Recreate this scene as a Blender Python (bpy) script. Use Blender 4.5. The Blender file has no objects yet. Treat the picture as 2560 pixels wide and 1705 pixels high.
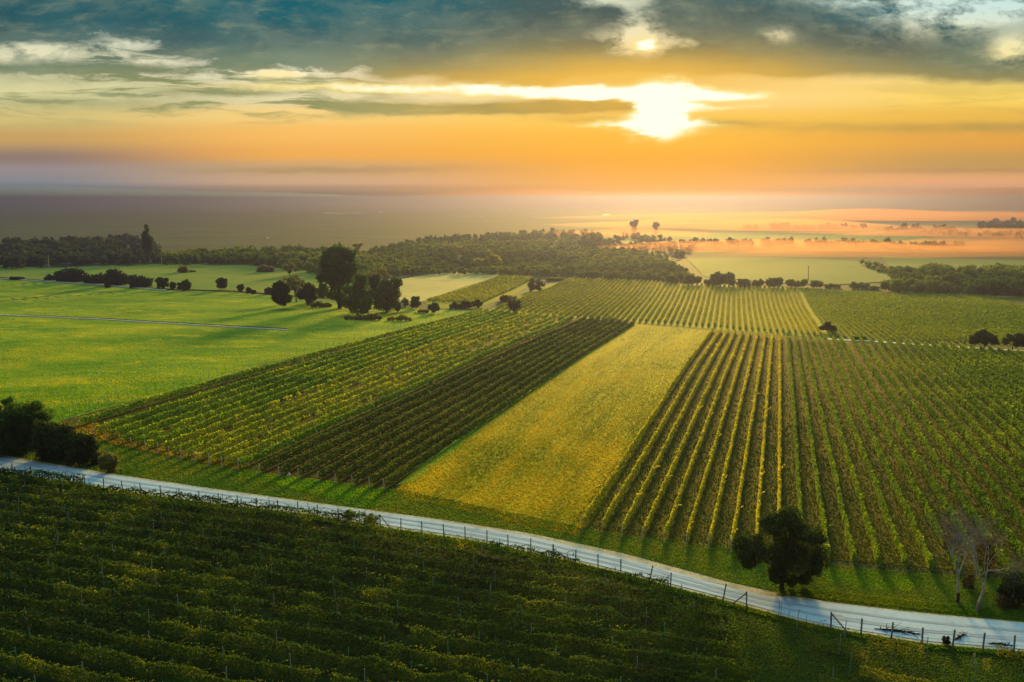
import bpy, math, random
import numpy as np
from mathutils import Vector

# ------------------------------------------------------------------ camera, light, exposure
SC = bpy.context.scene
COL = SC.collection
R = math.radians
F = 1990.0                 # focal length in photograph pixels (2560 wide)
PITCH = math.atan(355.5 / F)
CP, SP = math.cos(PITCH), math.sin(PITCH)
H = 36.0
rng = np.random.default_rng(11)
random.seed(11)

cam_d = bpy.data.cameras.new('camera')
cam = bpy.data.objects.new('camera', cam_d)
COL.objects.link(cam)
cam.location = (0, 0, H)
cam.rotation_euler = (R(90) - PITCH, 0, 0)
cam_d.sensor_width = 36.0
cam_d.lens = F / 2560 * 36.0
cam_d.clip_start = 0.5
cam_d.clip_end = 40000
SC.camera = cam

SC.view_settings.view_transform = 'Standard'
SC.view_settings.look = 'None'
SC.view_settings.gamma = 1.0
EXPO = 1.4
SC.view_settings.exposure = EXPO
SC.cycles.max_bounces = 5
SC.cycles.diffuse_bounces = 2
SC.cycles.transmission_bounces = 2
SC.cycles.volume_bounces = 0
SC.cycles.transparent_max_bounces = 8
SC.cycles.use_denoising = True

SUN_AZ, SUN_EL = R(11.2), R(10.0)
sun_d = bpy.data.lights.new('sun', 'SUN')
sun_d.energy = 5.0
sun_d.angle = R(9.0)
sun_d.color = (1.0, 0.62, 0.12)
sun = bpy.data.objects.new('sun', sun_d)
COL.objects.link(sun)
sdir = Vector((math.sin(SUN_AZ) * math.cos(SUN_EL), math.cos(SUN_AZ) * math.cos(SUN_EL), math.sin(SUN_EL)))
sun.rotation_euler = sdir.to_track_quat('Z', 'Y').to_euler()
sun.location = (0, 0, 100)


# ------------------------------------------------------------------ small node language
class S:
    def __init__(s, nt, sock): s.nt, s.k = nt, sock
    def _m(s, op, *a):
        n = s.nt.nodes.new('ShaderNodeMath'); n.operation = op
        for i, v in enumerate((s,) + a): put(s.nt, v, n.inputs[i])
        return S(s.nt, n.outputs[0])
    def __add__(s, o): return s._m('ADD', o)
    __radd__ = __add__
    def __sub__(s, o): return s._m('SUBTRACT', o)
    def __rsub__(s, o): return (s * -1.0) + o
    def __mul__(s, o): return s._m('MULTIPLY', o)
    __rmul__ = __mul__
    def __truediv__(s, o): return s._m('DIVIDE', o)
    def pw(s, o): return s._m('POWER', o)
    def mx(s, o): return s._m('MAXIMUM', o)
    def mn(s, o): return s._m('MINIMUM', o)
    def ab(s): return s._m('ABSOLUTE')
    def exp(s): return s._m('EXPONENT')


def put(nt, v, inp):
    if isinstance(v, S): nt.links.new(v.k, inp)
    elif hasattr(v, 'is_output'): nt.links.new(v, inp)
    else: inp.default_value = v


def smooth(x, a, b):
    n = x.nt.nodes.new('ShaderNodeMapRange'); n.interpolation_type = 'SMOOTHSTEP'
    put(x.nt, x, n.inputs['Value']); n.inputs['From Min'].default_value = a; n.inputs['From Max'].default_value = b
    return S(x.nt, n.outputs['Result'])


def vec(nt, x, y, z=0.0):
    n = nt.nodes.new('ShaderNodeCombineXYZ')
    for i, v in enumerate((x, y, z)): put(nt, v, n.inputs[i])
    return n.outputs[0]


def noise(nt, v, scale=1.0, detail=4.0, rough=0.55, dist=0.0):
    n = nt.nodes.new('ShaderNodeTexNoise'); put(nt, v, n.inputs['Vector'])
    n.inputs['Scale'].default_value = scale; n.inputs['Detail'].default_value = detail
    n.inputs['Roughness'].default_value = rough; n.inputs['Distortion'].default_value = dist
    return S(nt, n.outputs['Fac'])


def lin(c):
    return tuple(((v / 255) / 12.92 if v / 255 <= 0.04045 else ((v / 255 + 0.055) / 1.055) ** 2.4) for v in c)


def mixc(nt, f, a, b, mode='MIX'):
    n = nt.nodes.new('ShaderNodeMix'); n.data_type = 'RGBA'; n.blend_type = mode
    put(nt, f, n.inputs[0])
    for v, i in ((a, 6), (b, 7)):
        if isinstance(v, tuple) and len(v) == 3: v = v + (1.0,)
        put(nt, v, n.inputs[i])
    return n.outputs[2]


def ramp(nt, x, stops, interp='EASE'):
    n = nt.nodes.new('ShaderNodeValToRGB'); e = n.color_ramp.elements
    n.color_ramp.interpolation = interp
    while len(e) < len(stops): e.new(0.5)
    for el, (p, c) in zip(e, stops):
        el.position = p; el.color = tuple(c) + (1.0,)
    put(nt, x, n.inputs[0])
    return n.outputs[0]


def uv_of(px, py):
    q = (852.5 - py) / F
    d = CP + q * SP
    return (px - 1280) / F / d, (-SP + q * CP) / d


# ------------------------------------------------------------------ sky (world): clear sky behind two decks of cloud
def make_sky():
    w = bpy.data.worlds.new('World'); SC.world = w; w.use_nodes = True
    nt = w.node_tree; nt.nodes.clear()
    tc = nt.nodes.new('ShaderNodeTexCoord')
    sep = nt.nodes.new('ShaderNodeSeparateXYZ'); nt.links.new(tc.outputs['Generated'], sep.inputs[0])
    X, Y, Z = (S(nt, sep.outputs[i]) for i in range(3))
    front = smooth(Y, -0.15, 0.55)
    Yc = Y.ab().mx(0.05)
    U, V = X / Yc, Z / Yc
    VT = 0.235

    def column(px, stops):
        st = []
        for py, c in sorted(stops, key=lambda s: -s[0]):
            st.append((min(1, max(0, (uv_of(px, py)[1] + 0.01) / (VT + 0.01))), lin(c)))
        return ramp(nt, (V + 0.01) / (VT + 0.01), st)
    # colour of the air and the clear sky at four bearings
    c0 = column(60, [(500, (80, 88, 94)), (487, (90, 100, 108)), (472, (118, 132, 140)), (450, (145, 146, 150)), (425, (158, 146, 146)), (395, (150, 128, 116)), (345, (205, 165, 100)), (290, (216, 196, 125)), (240, (226, 218, 158)), (150, (232, 226, 185)), (0, (190, 220, 215))])
    c1 = column(760, [(500, (118, 104, 88)), (487, (140, 120, 98)), (472, (180, 148, 118)), (455, (218, 176, 138)), (420, (208, 170, 118)), (385, (248, 178, 85)), (330, (255, 194, 100)), (285, (255, 216, 132)), (240, (255, 242, 195)), (170, (255, 248, 215)), (0, (190, 220, 210))])
    c2 = column(1640, [(497, (255, 165, 50)), (450, (255, 172, 55)), (400, (255, 170, 38)), (350, (255, 182, 45)), (300, (255, 205, 85)), (240, (255, 240, 190)), (150, (255, 240, 190)), (0, (220, 228, 200))])
    c3 = column(2440, [(515, (120, 110, 95)), (490, (165, 150, 140)), (455, (238, 172, 118)), (405, (200, 155, 85)), (350, (232, 165, 70)), (290, (238, 188, 80)), (240, (255, 220, 105)), (150, (250, 235, 170)), (0, (205, 232, 225))])
    u0, u1, u2, u3 = (uv_of(p, 300)[0] for p in (60, 760, 1640, 2440))
    clear = mixc(nt, smooth(U, u0, u1), c0, c1)
    clear = mixc(nt, smooth(U, u1, u2), clear, c2)
    clear = mixc(nt, smooth(U, u2, u3), clear, c3)

    warpx = noise(nt, vec(nt, U * 3.0, V * 9.0, 3.0), 1.0, 3.0) - 0.5
    warpy = noise(nt, vec(nt, U * 3.0, V * 9.0, 7.3), 1.0, 5.0, 0.6) - 0.5
    U2 = U + warpx * 0.10
    V2 = V + warpy * 0.045 + U * 0.012
    big = noise(nt, vec(nt, U2 * 3.2, V2 * 13.0, 1.3), 1.0, 6.0, 0.5)
    fib = noise(nt, vec(nt, U2 * 4.5, V2 * 60.0, 5.1), 1.0, 6.0, 0.6)
    fine = noise(nt, vec(nt, U2 * 22.0, V2 * 70.0, 9.1), 1.0, 6.0, 0.62)

    tex = noise(nt, vec(nt, U2 * 15.0, V2 * 32.0, 4.4), 1.0, 9.0, 0.66)

    def blob(px, py, sx, sy, warp=1.0):
        a, b = uv_of(px, py)
        dx = (U + warpx * (0.05 * warp) + (fine - 0.5) * (0.05 * warp) - a) / (sx / F)
        dy = (V + warpy * (0.018 * warp) + (fine - 0.5) * (0.012 * warp) - b) / (sy / F)
        return ((dx * dx + dy * dy) * -0.5).exp()

    # cloud colour: teal high up, olive and gold lower and towards the sun
    k0 = column(300, [(300, (176, 176, 118)), (230, (166, 172, 126)), (150, (120, 140, 118)), (95, (82, 112, 108)), (40, (50, 100, 106)), (0, (48, 104, 112))])
    k1 = column(1600, [(320, (255, 176, 50)), (270, (222, 168, 62)), (205, (236, 186, 74)), (165, (176, 158, 88)), (125, (122, 130, 92)), (60, (78, 106, 98)), (0, (62, 96, 98))])
    k2 = column(2300, [(320, (205, 160, 70)), (270, (190, 165, 85)), (215, (150, 140, 88)), (150, (96, 118, 100)), (90, (66, 104, 102)), (30, (34, 92, 100)), (0, (60, 120, 120))])
    ka, kb, kc, kd = (uv_of(p, 150)[0] for p in (700, 1640, 1700, 2200))
    cloud = mixc(nt, smooth(U, ka, kb), k0, k1)
    cloud = mixc(nt, smooth(U, kc, kd), cloud, k2)
    shade = smooth(noise(nt, vec(nt, U2 * 6.0, V2 * 13.0, 2.2), 1.0, 5.0, 0.55), 0.34, 0.70)
    cloud = mixc(nt, (1.0 - shade) * 0.72, cloud, mixc(nt, smooth(V, uv_of(0, 190)[1], uv_of(0, 110)[1]), lin((128, 132, 84)), lin((30, 74, 82))))
    tealtop = blob(930, 5, 170, 45) * 0.85 + blob(1110, 120, 90, 50) * 0.25 + blob(2180, 28, 130, 26) * 0.8 + blob(640, 30, 220, 40) * 0.4
    cloud = mixc(nt, tealtop.mn(1.0), cloud, lin((0, 96, 108)))
    cloud = mixc(nt, smooth(tex, 0.42, 0.66) * smooth(V, uv_of(0, 220)[1], uv_of(0, 140)[1]) * 0.30, cloud, lin((128, 142, 122)))
    wisp = smooth(fine, 0.50, 0.72) * smooth(V, uv_of(0, 240)[1], uv_of(0, 130)[1]) * 0.14
    cloud = mixc(nt, wisp, cloud, lin((210, 205, 150)))

    # how much cloud: solid deck above, streaks below it, none in the orange air
    deck = smooth(V2 + (big - 0.5) * 0.055, uv_of(1280, 205)[1], uv_of(1280, 165)[1])
    dleft = smooth(V2 + (big - 0.5) * 0.09, uv_of(300, 215)[1], uv_of(300, 95)[1])
    dk = dleft + (deck - dleft) * smooth(U, uv_of(180, 0)[0], uv_of(760, 0)[0])
    stre = smooth(fib, 0.47, 0.60) * smooth(V, uv_of(0, 330)[1], uv_of(0, 265)[1])
    stre = stre * (0.85 - smooth(U, uv_of(700, 0)[0], uv_of(1300, 0)[0]) * 0.85 + smooth(U, uv_of(2050, 0)[0], uv_of(2300, 0)[0]) * 0.25)
    extra = blob(1330, 273, 210, 9) * 1.1 + blob(1430, 262, 130, 11) * 1.0 + blob(1500, 300, 90, 5) * 0.6 + blob(930, 268, 110, 7) * 0.7 + blob(560, 235, 150, 9) * 0.9 + blob(1120, 285, 120, 5) * 0.6 + blob(2330, 318, 330, 10) * 0.75 + blob(230, 262, 260, 11) * 0.7 + blob(200, 185, 260, 16) * 0.65 + blob(1800, 308, 110, 6) * 0.8 + blob(1345, 205, 34, 16, 0.4) * 0.9
    extra = extra + (blob(150, 192, 330, 18) * 0.45 + blob(520, 150, 330, 26) * 0.55 + blob(930, 140, 320, 42) * 0.85 + blob(60, 100, 220, 16) * 0.35 + blob(700, 90, 500, 34) * 0.6 + blob(1270, 165, 90, 30) * 1.0) * (0.35 + fine * 1.1)
    low = blob(800, 424, 230, 6) * 0.45 + blob(2480, 428, 300, 6, 0.6) * 0.5
    holes = (blob(1550, 96, 75, 17) * 0.85 + blob(1608, 118, 42, 17) * 1.2 + blob(1590, 50, 28, 38) * 0.9 + blob(1510, 4, 50, 9) * 1.0 + blob(1925, 88, 26, 11) * 0.9
             + blob(2330, 28, 90, 32) * 1.35 + blob(2500, 22, 90, 26) * 1.3 + blob(2540, 118, 50, 26) * 1.2 + blob(2150, 6, 90, 7) * 1.0 + blob(1700, 112, 26, 8) * 0.7
             + blob(660, 22, 14, 7) * 0.6 + blob(1090, 175, 60, 18) * 0.75 + blob(1190, 150, 44, 18) * 0.6 + blob(330, 112, 60, 18, 1.6) * 1.2 + blob(490, 118, 46, 12) * 0.8 + blob(200, 86, 60, 6) * 0.9 + blob(420, 160, 110, 9, 1.6) * 0.9 + blob(250, 200, 240, 7, 1.5) * 0.8
             + blob(90, 138, 130, 16, 1.5) * 1.2 + blob(690, 182, 130, 14, 1.5) * 1.3 + blob(860, 175, 70, 7) * 0.7 + blob(1040, 70, 16, 9) * 0.35)
    holes = holes.mn(1.3) * smooth(tex, 0.36, 0.62)
    dens = (dk.mx(stre) + extra - holes).mx(0.0).mn(1.0)
    dens = (dens + (tex - 0.5) * 2.4 * dens * (1.0 - dens)).mx(0.0).mn(1.0)
    col = mixc(nt, dens, clear, cloud)
    col = mixc(nt, low, col, lin((165, 128, 92)))

    # bright air round the hidden sun
    glow = blob(1660, 235, 420, 95, 0.3) * 0.55
    col = mixc(nt, (glow * front * (1.0 - dens * 0.55)).mn(1.0), col, lin((255, 196, 62)))
    under = blob(1640, 190, 280, 34) * 0.75 + blob(1250, 200, 250, 14) * 0.3
    col = mixc(nt, (under * front).mn(1.0), col, lin((244, 188, 68)))
    white = (blob(1660, 262, 46, 34, 1.8) * 2.0 + blob(1560, 234, 190, 8) * 1.15 + blob(1790, 244, 85, 6) * 1.3 + blob(1650, 312, 110, 6, 1.6) * 1.3 + blob(1650, 238, 90, 10) * 1.0 + blob(1640, 288, 70, 18, 1.8) * 1.0 + blob(1658, 312, 34, 24, 1.6) * 1.3 + blob(1230, 222, 260, 7, 1.6) * 0.6
             + blob(1672, 330, 60, 10, 1.4) * 0.9 + blob(1612, 114, 20, 8) * 1.5 + blob(1470, 238, 120, 12) * 1.0 + blob(900, 222, 330, 8) * 0.5 + blob(700, 190, 60, 8) * 0.5
             + blob(1800, 272, 90, 6, 1.8) * 0.7)
    white = (white * (0.45 + tex * 1.1) - (blob(1330, 275, 190, 8) + blob(1450, 262, 90, 9)) * 1.2).mx(0.0) * front
    white = white * (0.18 + tex * 1.5)
    col = mixc(nt, smooth(white, 0.03, 0.7) * 0.85, col, lin((255, 232, 140)))
    col = mixc(nt, smooth(white, 0.35, 1.35), col, (1.25, 1.12, 0.88))

    # darker plain sky behind the camera, so the foreground keeps its shade
    nis = nt.nodes.new('ShaderNodeTexSky'); nis.sky_type = 'NISHITA'; nis.sun_disc = False
    nis.sun_elevation = SUN_EL; nis.sun_rotation = SUN_AZ
    scl = nt.nodes.new('ShaderNodeVectorMath'); scl.operation = 'SCALE'
    nt.links.new(nis.outputs[0], scl.inputs[0]); scl.inputs['Scale'].default_value = 0.17
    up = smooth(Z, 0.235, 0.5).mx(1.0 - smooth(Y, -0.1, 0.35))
    # added fill light: unseen overhead sky brightened, above the top of the picture
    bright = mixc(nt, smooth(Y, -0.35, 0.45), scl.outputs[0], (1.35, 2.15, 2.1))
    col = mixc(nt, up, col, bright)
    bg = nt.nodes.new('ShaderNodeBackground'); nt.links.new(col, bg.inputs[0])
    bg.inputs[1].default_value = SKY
    out = nt.nodes.new('ShaderNodeOutputWorld'); nt.links.new(bg.outputs[0], out.inputs[0])
    w.cycles.sampling_method = 'MANUAL'; w.cycles.sample_map_resolution = 512


SKY = 1.0 / 2 ** EXPO
make_sky()


# ------------------------------------------------------------------ terrain and the way from a picture point to the ground
def terr(x, y):
    x = np.asarray(x, float); y = np.asarray(y, float)
    t = np.clip((y - 60) / 370, 0, 1)
    z = -13.0 * (0.6 * t * t * (3 - 2 * t) + 0.4 * t)
    b = np.clip(y / 60, 0, 1) * np.clip((900 - y) / 500, 0, 1)
    z = z + b * (0.30 * np.sin(x / 31 + 1.2) * np.sin(y / 27 + x / 90) + 0.22 * np.sin(x / 17 - y / 23 + 0.6))
    return z


def ground(px, py):
    px = np.asarray(px, float); py = np.asarray(py, float)
    q = (852.5 - py) / F
    dx, dy, dz = (px - 1280) / F, CP + q * SP, -SP + q * CP
    dz = np.minimum(dz, -0.0035)
    t = H / -dz
    for _ in range(40):
        t = 0.5 * t + 0.5 * (H - terr(dx * t, dy * t)) / -dz
    x, y = dx * t, dy * t
    return np.stack([x, y, terr(x, y)], -1)


def at_depth(px, py, Y):
    q = (852.5 - py) / F
    d = CP + q * SP
    return np.array([(px - 1280) / F / d * Y, Y, H + (-SP + q * CP) / d * Y])


def to_px(P):
    P = np.asarray(P, float)
    x, y, z = P[..., 0], P[..., 1], P[..., 2] - H
    dep = y * CP - z * SP
    up = y * SP + z * CP
    return 1280 + F * x / dep, 852.5 - F * up / dep


def interp(pts, x):
    p = np.array(sorted(pts), float)
    return np.interp(x, p[:, 0], p[:, 1])


def inside(poly, x, y):
    poly = np.asarray(poly, float); r = np.zeros(np.shape(x), bool)
    j = len(poly) - 1
    for i in range(len(poly)):
        xi, yi = poly[i]; xj, yj = poly[j]
        c = ((yi > y) != (yj > y)) & (x < (xj - xi) * (y - yi) / (yj - yi + 1e-9) + xi)
        r ^= c; j = i
    return r


def sample(poly, n):
    poly = np.asarray(poly, float); lo, hi = poly.min(0), poly.max(0)
    out = []
    tot = 0
    while tot < n:
        p = rng.uniform(lo, hi, (n * 2, 2)); p = p[inside(poly, p[:, 0], p[:, 1])]
        out.append(p); tot += len(p)
    return np.concatenate(out)[:n]


# ------------------------------------------------------------------ mesh helpers
def tag(o, label=None, cat=None, group=None, kind=None):
    if label: o['label'] = label
    if cat: o['category'] = cat
    if group: o['group'] = group
    if kind: o['kind'] = kind
    return o


def link(name, me, mat=None, parent=None):
    o = bpy.data.objects.new(name, me); COL.objects.link(o)
    if mat is not None: me.materials.append(mat)
    if parent is not None: o.parent = parent
    return o


def empty(name, loc=(0, 0, 0)):
    o = bpy.data.objects.new(name, None); COL.objects.link(o); o.location = loc
    o.empty_display_size = 0.3
    return o


def mesh_np(name, v, f, rnd=None, smooth_=False):
    """v (n,3), f (m,k) -> mesh"""
    me = bpy.data.meshes.new(name); v = np.ascontiguousarray(v, np.float32); f = np.ascontiguousarray(f, np.int32)
    m, k = f.shape
    me.vertices.add(len(v)); me.vertices.foreach_set('co', v.ravel())
    me.loops.add(m * k); me.loops.foreach_set('vertex_index', f.ravel())
    me.polygons.add(m); me.polygons.foreach_set('loop_start', np.arange(m, dtype=np.int32) * k)
    if smooth_: me.polygons.foreach_set('use_smooth', np.ones(m, bool))
    me.update(calc_edges=True)
    if rnd is not None:
        a = me.attributes.new('rnd', 'FLOAT', 'FACE'); a.data.foreach_set('value', np.ascontiguousarray(rnd, np.float32))
    return me


def leaves(c, s, flat=0.0, asp=0.55, up=None):
    """rhombic leaves at c (n,3), half length s (n,) ; returns verts (4n,3), faces (n,4)"""
    n = len(c); s = np.broadcast_to(s, (n,))[:, None]
    a = rng.normal(size=(n, 3))
    if up is not None: a = a * 0.45 + np.array([0, 0, up])
    a /= np.linalg.norm(a, axis=1)[:, None] + 1e-9
    b = rng.normal(size=(n, 3)); b -= (b * a).sum(1)[:, None] * a
    b /= np.linalg.norm(b, axis=1)[:, None] + 1e-9
    v = np.stack([c - a * s, c - b * s * asp, c + a * s, c + b * s * asp], 1).reshape(-1, 3)
    return v, np.arange(4 * n).reshape(n, 4)


def tube(pts, rad, n=6):
    pts = np.asarray(pts, float); rad = np.broadcast_to(rad, (len(pts),)); V = []
    for i, p in enumerate(pts):
        t = pts[min(i + 1, len(pts) - 1)] - pts[max(i - 1, 0)]; t /= np.linalg.norm(t) + 1e-9
        r = np.array([1.0, 0, 0]) if abs(t[0]) < 0.8 else np.array([0, 1.0, 0])
        u = np.cross(t, r); u /= np.linalg.norm(u); w = np.cross(t, u)
        a = np.arange(n) * 2 * math.pi / n
        V.append(p + rad[i] * (np.cos(a)[:, None] * u + np.sin(a)[:, None] * w))
    V = np.concatenate(V); Fc = []
    for i in range(len(pts) - 1):
        for k in range(n):
            Fc.append((i * n + k, i * n + (k + 1) % n, (i + 1) * n + (k + 1) % n, (i + 1) * n + k))
    c = len(V); V = np.concatenate([V, pts[[0, -1]]])
    for k in range(n):
        Fc.append((c, (k + 1) % n, k, k)); m = (len(pts) - 1) * n
        Fc.append((c + 1, m + k, m + (k + 1) % n, m + (k + 1) % n))
    return V, Fc


class MB:
    def __init__(s): s.v, s.f, s.n = [], [], 0
    def add(s, v, f):
        s.v.append(np.asarray(v, float)); s.f += [tuple(i + s.n for i in q) for q in f]; s.n += len(v); return s
    def tube(s, p, r, n=6): return s.add(*tube(p, r, n))
    def box(s, lo, hi):
        (a, b, c), (d, e, g) = lo, hi
        v = [(a, b, c), (d, b, c), (d, e, c), (a, e, c), (a, b, g), (d, b, g), (d, e, g), (a, e, g)]
        return s.add(v, [(0, 3, 2, 1), (4, 5, 6, 7), (0, 1, 5, 4), (1, 2, 6, 5), (2, 3, 7, 6), (3, 0, 4, 7)])
    def build(s, name, mat=None, parent=None, smooth_=False):
        me = bpy.data.meshes.new(name)
        me.from_pydata(np.concatenate(s.v).tolist(), [], [tuple(dict.fromkeys(q)) for q in s.f])
        if smooth_:
            for p in me.polygons: p.use_smooth = True
        return link(name, me, mat, parent)


# ------------------------------------------------------------------ materials
def new_mat(name):
    m = bpy.data.materials.new(name); m.use_nodes = True; nt = m.node_tree; nt.nodes.clear()
    return m, nt, nt.nodes.new('ShaderNodeOutputMaterial')


def turned(nt, sock, rot, scale):
    a = nt.nodes.new('ShaderNodeMapping'); nt.links.new(sock, a.inputs[0]); a.inputs['Rotation'].default_value = (0, 0, rot)
    b = nt.nodes.new('ShaderNodeMapping'); nt.links.new(a.outputs[0], b.inputs[0]); b.inputs['Scale'].default_value = scale
    return b.outputs[0]


def leaf_mat(name, stops, trans=0.45, patch=0.06, amount=0.5, tint=None, swath=None):
    """stops: list of base colours from dark to light, chosen leaf by leaf and drifting over patches"""
    m, nt, out = new_mat(name)
    at = nt.nodes.new('ShaderNodeAttribute'); at.attribute_name = 'rnd'
    geo = nt.nodes.new('ShaderNodeNewGeometry')
    n1 = noise(nt, geo.outputs['Position'], patch, 4.0)
    if swath is not None: n1 = n1 * 0.5 + noise(nt, turned(nt, geo.outputs['Position'], swath, (5.0, 0.35, 1)), patch, 4.0) * 0.5
    x = S(nt, at.outputs['Fac']) * (1 - amount) + smooth(n1, 0.3, 0.7) * amount
    c = ramp(nt, x, [(i / max(1, len(stops) - 1), s) for i, s in enumerate(stops)], 'LINEAR')
    d = nt.nodes.new('ShaderNodeBsdfDiffuse'); put(nt, c, d.inputs['Color'])
    t = nt.nodes.new('ShaderNodeBsdfTranslucent')
    tc = mixc(nt, 1.0, c, tint or (1.0, 0.95, 0.30), 'MULTIPLY')
    tb = nt.nodes.new('ShaderNodeVectorMath'); tb.operation = 'SCALE'; nt.links.new(tc, tb.inputs[0]); tb.inputs['Scale'].default_value = 1.6
    nt.links.new(tb.outputs[0], t.inputs['Color'])
    g = nt.nodes.new('ShaderNodeBsdfGlossy'); g.inputs['Roughness'].default_value = 0.6; g.inputs['Color'].default_value = (0.5, 0.5, 0.3, 1)
    mx = nt.nodes.new('ShaderNodeMixShader'); mx.inputs[0].default_value = trans
    nt.links.new(d.outputs[0], mx.inputs[1]); nt.links.new(t.outputs[0], mx.inputs[2])
    m2 = nt.nodes.new('ShaderNodeMixShader'); m2.inputs[0].default_value = 0.035
    nt.links.new(mx.outputs[0], m2.inputs[1]); nt.links.new(g.outputs[0], m2.inputs[2])
    nt.links.new(m2.outputs[0], out.inputs[0])
    return m


def ground_mat(name, a, b, c=None, s1=0.03, s2=0.5, stretch=(1, 1, 1), rough=0.9, bump=0.35, rot=0.0, sheen=0.0, spec=0.03, fleck=None, bs=2.2):
    m, nt, out = new_mat(name)
    geo = nt.nodes.new('ShaderNodeNewGeometry')
    mpo = turned(nt, geo.outputs['Position'], rot, stretch)
    n1 = smooth(noise(nt, mpo, s1, 6.0, 0.62), 0.33, 0.67)
    n2 = smooth(noise(nt, mpo, s2, 5.0, 0.65), 0.3, 0.7)
    col = mixc(nt, n1 * 0.65 + n2 * 0.35, a, b)
    if c is not None:
        n3 = smooth(noise(nt, mpo, s1 * 2.7, 7.0, 0.68), 0.52, 0.72)
        col = mixc(nt, n3, col, c)
    if fleck is not None:
        n4 = smooth(noise(nt, geo.outputs['Position'], 0.9, 2.0, 0.5), 0.66, 0.74) * smooth(noise(nt, geo.outputs['Position'], 0.02, 3.0), 0.5, 0.62)
        col = mixc(nt, n4, col, fleck)
    p = nt.nodes.new('ShaderNodeBsdfPrincipled'); nt.links.new(col, p.inputs['Base Color'])
    p.inputs['Roughness'].default_value = rough; p.inputs['Specular IOR Level'].default_value = spec
    if sheen: p.inputs['Sheen Weight'].default_value = sheen; p.inputs['Sheen Roughness'].default_value = 0.4; put(nt, col, p.inputs['Sheen Tint'])
    bp = nt.nodes.new('ShaderNodeBump'); bp.inputs['Strength'].default_value = bump; bp.inputs['Distance'].default_value = 0.25
    nb = noise(nt, geo.outputs['Position'], bs, 4.0, 0.65); put(nt, nb, bp.inputs['Height'])
    nt.links.new(bp.outputs[0], p.inputs['Normal']); nt.links.new(p.outputs[0], out.inputs[0])
    return m


def plain_mat(name, a, b=None, rough=0.8, scale=3.0, metal=0.0):
    return ground_mat(name, a, b or tuple(x * 0.6 for x in a), s1=scale, s2=scale * 4, rough=rough, bump=0.1)


M = {}
ROW_R, ROW_G = R(18), R(18)
M['scrub'] = ground_mat('scrub', (0.025, 0.040, 0.018), (0.055, 0.060, 0.022), (0.018, 0.03, 0.012), s1=0.004, s2=0.05, stretch=(1, 2.2, 1), bump=0.8, bs=0.25)
M['meadow'] = ground_mat('meadow', (0.022, 0.105, 0.003), (0.18, 0.22, 0.003), (0.34, 0.27, 0.005), s1=0.026, s2=0.4, stretch=(1, 1.9, 1), rot=0.3, fleck=(0.45, 0.5, 0.35), bump=0.7)
M['far_meadow'] = ground_mat('far_meadow', (0.07, 0.14, 0.015), (0.15, 0.16, 0.015), (0.04, 0.13, 0.02), s1=0.012, s2=0.2, stretch=(1, 2.5, 1), bump=0.5)
M['misty_meadow'] = ground_mat('misty_meadow', (0.04, 0.10, 0.02), (0.07, 0.12, 0.02), s1=0.01, s2=0.1, bump=0.3)
M['gold'] = ground_mat('gold', (0.12, 0.13, 0.003), (0.28, 0.22, 0.004), (0.05, 0.08, 0.003), s1=0.05, s2=0.6, stretch=(4.0, 0.4, 1), rot=ROW_G, bump=1.0, fleck=(0.25, 0.22, 0.02))
M['strip'] = ground_mat('strip', (0.05, 0.17, 0.006), (0.12, 0.2, 0.008), s1=0.1, s2=0.8, bump=0.6)
M['tan'] = ground_mat('tan', (0.30, 0.26, 0.08), (0.40, 0.30, 0.09), (0.22, 0.23, 0.07), s1=0.02, s2=0.2, bump=0.4)
M['verge'] = ground_mat('verge', (0.03, 0.06, 0.003), (0.06, 0.06, 0.005), (0.015, 0.10, 0.003), s1=0.07, s2=0.7, stretch=(1, 2, 1), bump=0.8)
M['soil_r'] = ground_mat('soil_r', (0.018, 0.028, 0.002), (0.085, 0.062, 0.003), (0.012, 0.032, 0.002), s1=0.07, s2=0.6, stretch=(4, 0.5, 1), rot=ROW_R, bump=0.9)
M['soil_l'] = ground_mat('soil_l', (0.025, 0.032, 0.002), (0.07, 0.055, 0.004), (0.014, 0.028, 0.002), s1=0.1, s2=0.8, bump=0.9)
M['soil_c'] = ground_mat('soil_c', (0.03, 0.045, 0.004), (0.07, 0.07, 0.005), s1=0.02, s2=0.3, bump=0.7)
M['soil_d'] = ground_mat('soil_d', (0.022, 0.020, 0.003), (0.04, 0.03, 0.005), s1=0.1, s2=0.8, bump=0.9)
M['soil_b'] = ground_mat('soil_b', (0.09, 0.12, 0.005), (0.17, 0.17, 0.006), (0.06, 0.10, 0.005), s1=0.012, s2=0.3, bump=0.7)
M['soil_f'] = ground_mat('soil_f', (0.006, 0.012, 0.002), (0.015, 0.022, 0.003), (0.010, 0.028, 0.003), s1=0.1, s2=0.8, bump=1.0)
M['asphalt'] = ground_mat('asphalt', (0.19, 0.25, 0.31), (0.26, 0.33, 0.40), (0.14, 0.18, 0.23), s1=0.12, s2=3.0, rough=0.9, bump=0.12, spec=0.05, bs=9)  # bluish reflection of the sky put into the base colour
M['gravel'] = ground_mat('gravel', (0.36, 0.31, 0.22), (0.22, 0.19, 0.12), (0.16, 0.15, 0.07), s1=0.5, s2=4.0, rough=0.95, bump=0.6, bs=6)
M['track'] = ground_mat('track', (0.45, 0.45, 0.42), (0.30, 0.30, 0.20), (0.20, 0.20, 0.07), s1=0.06, s2=0.6, bump=0.4)
M['concrete'] = plain_mat('concrete', (0.42, 0.41, 0.38), (0.30, 0.30, 0.28), scale=0.6)
M['ditch'] = plain_mat('ditch', (0.02, 0.035, 0.008), (0.03, 0.04, 0.01), scale=0.6)
M['post'] = plain_mat('post', (0.16, 0.14, 0.12), (0.09, 0.08, 0.07))
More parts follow.
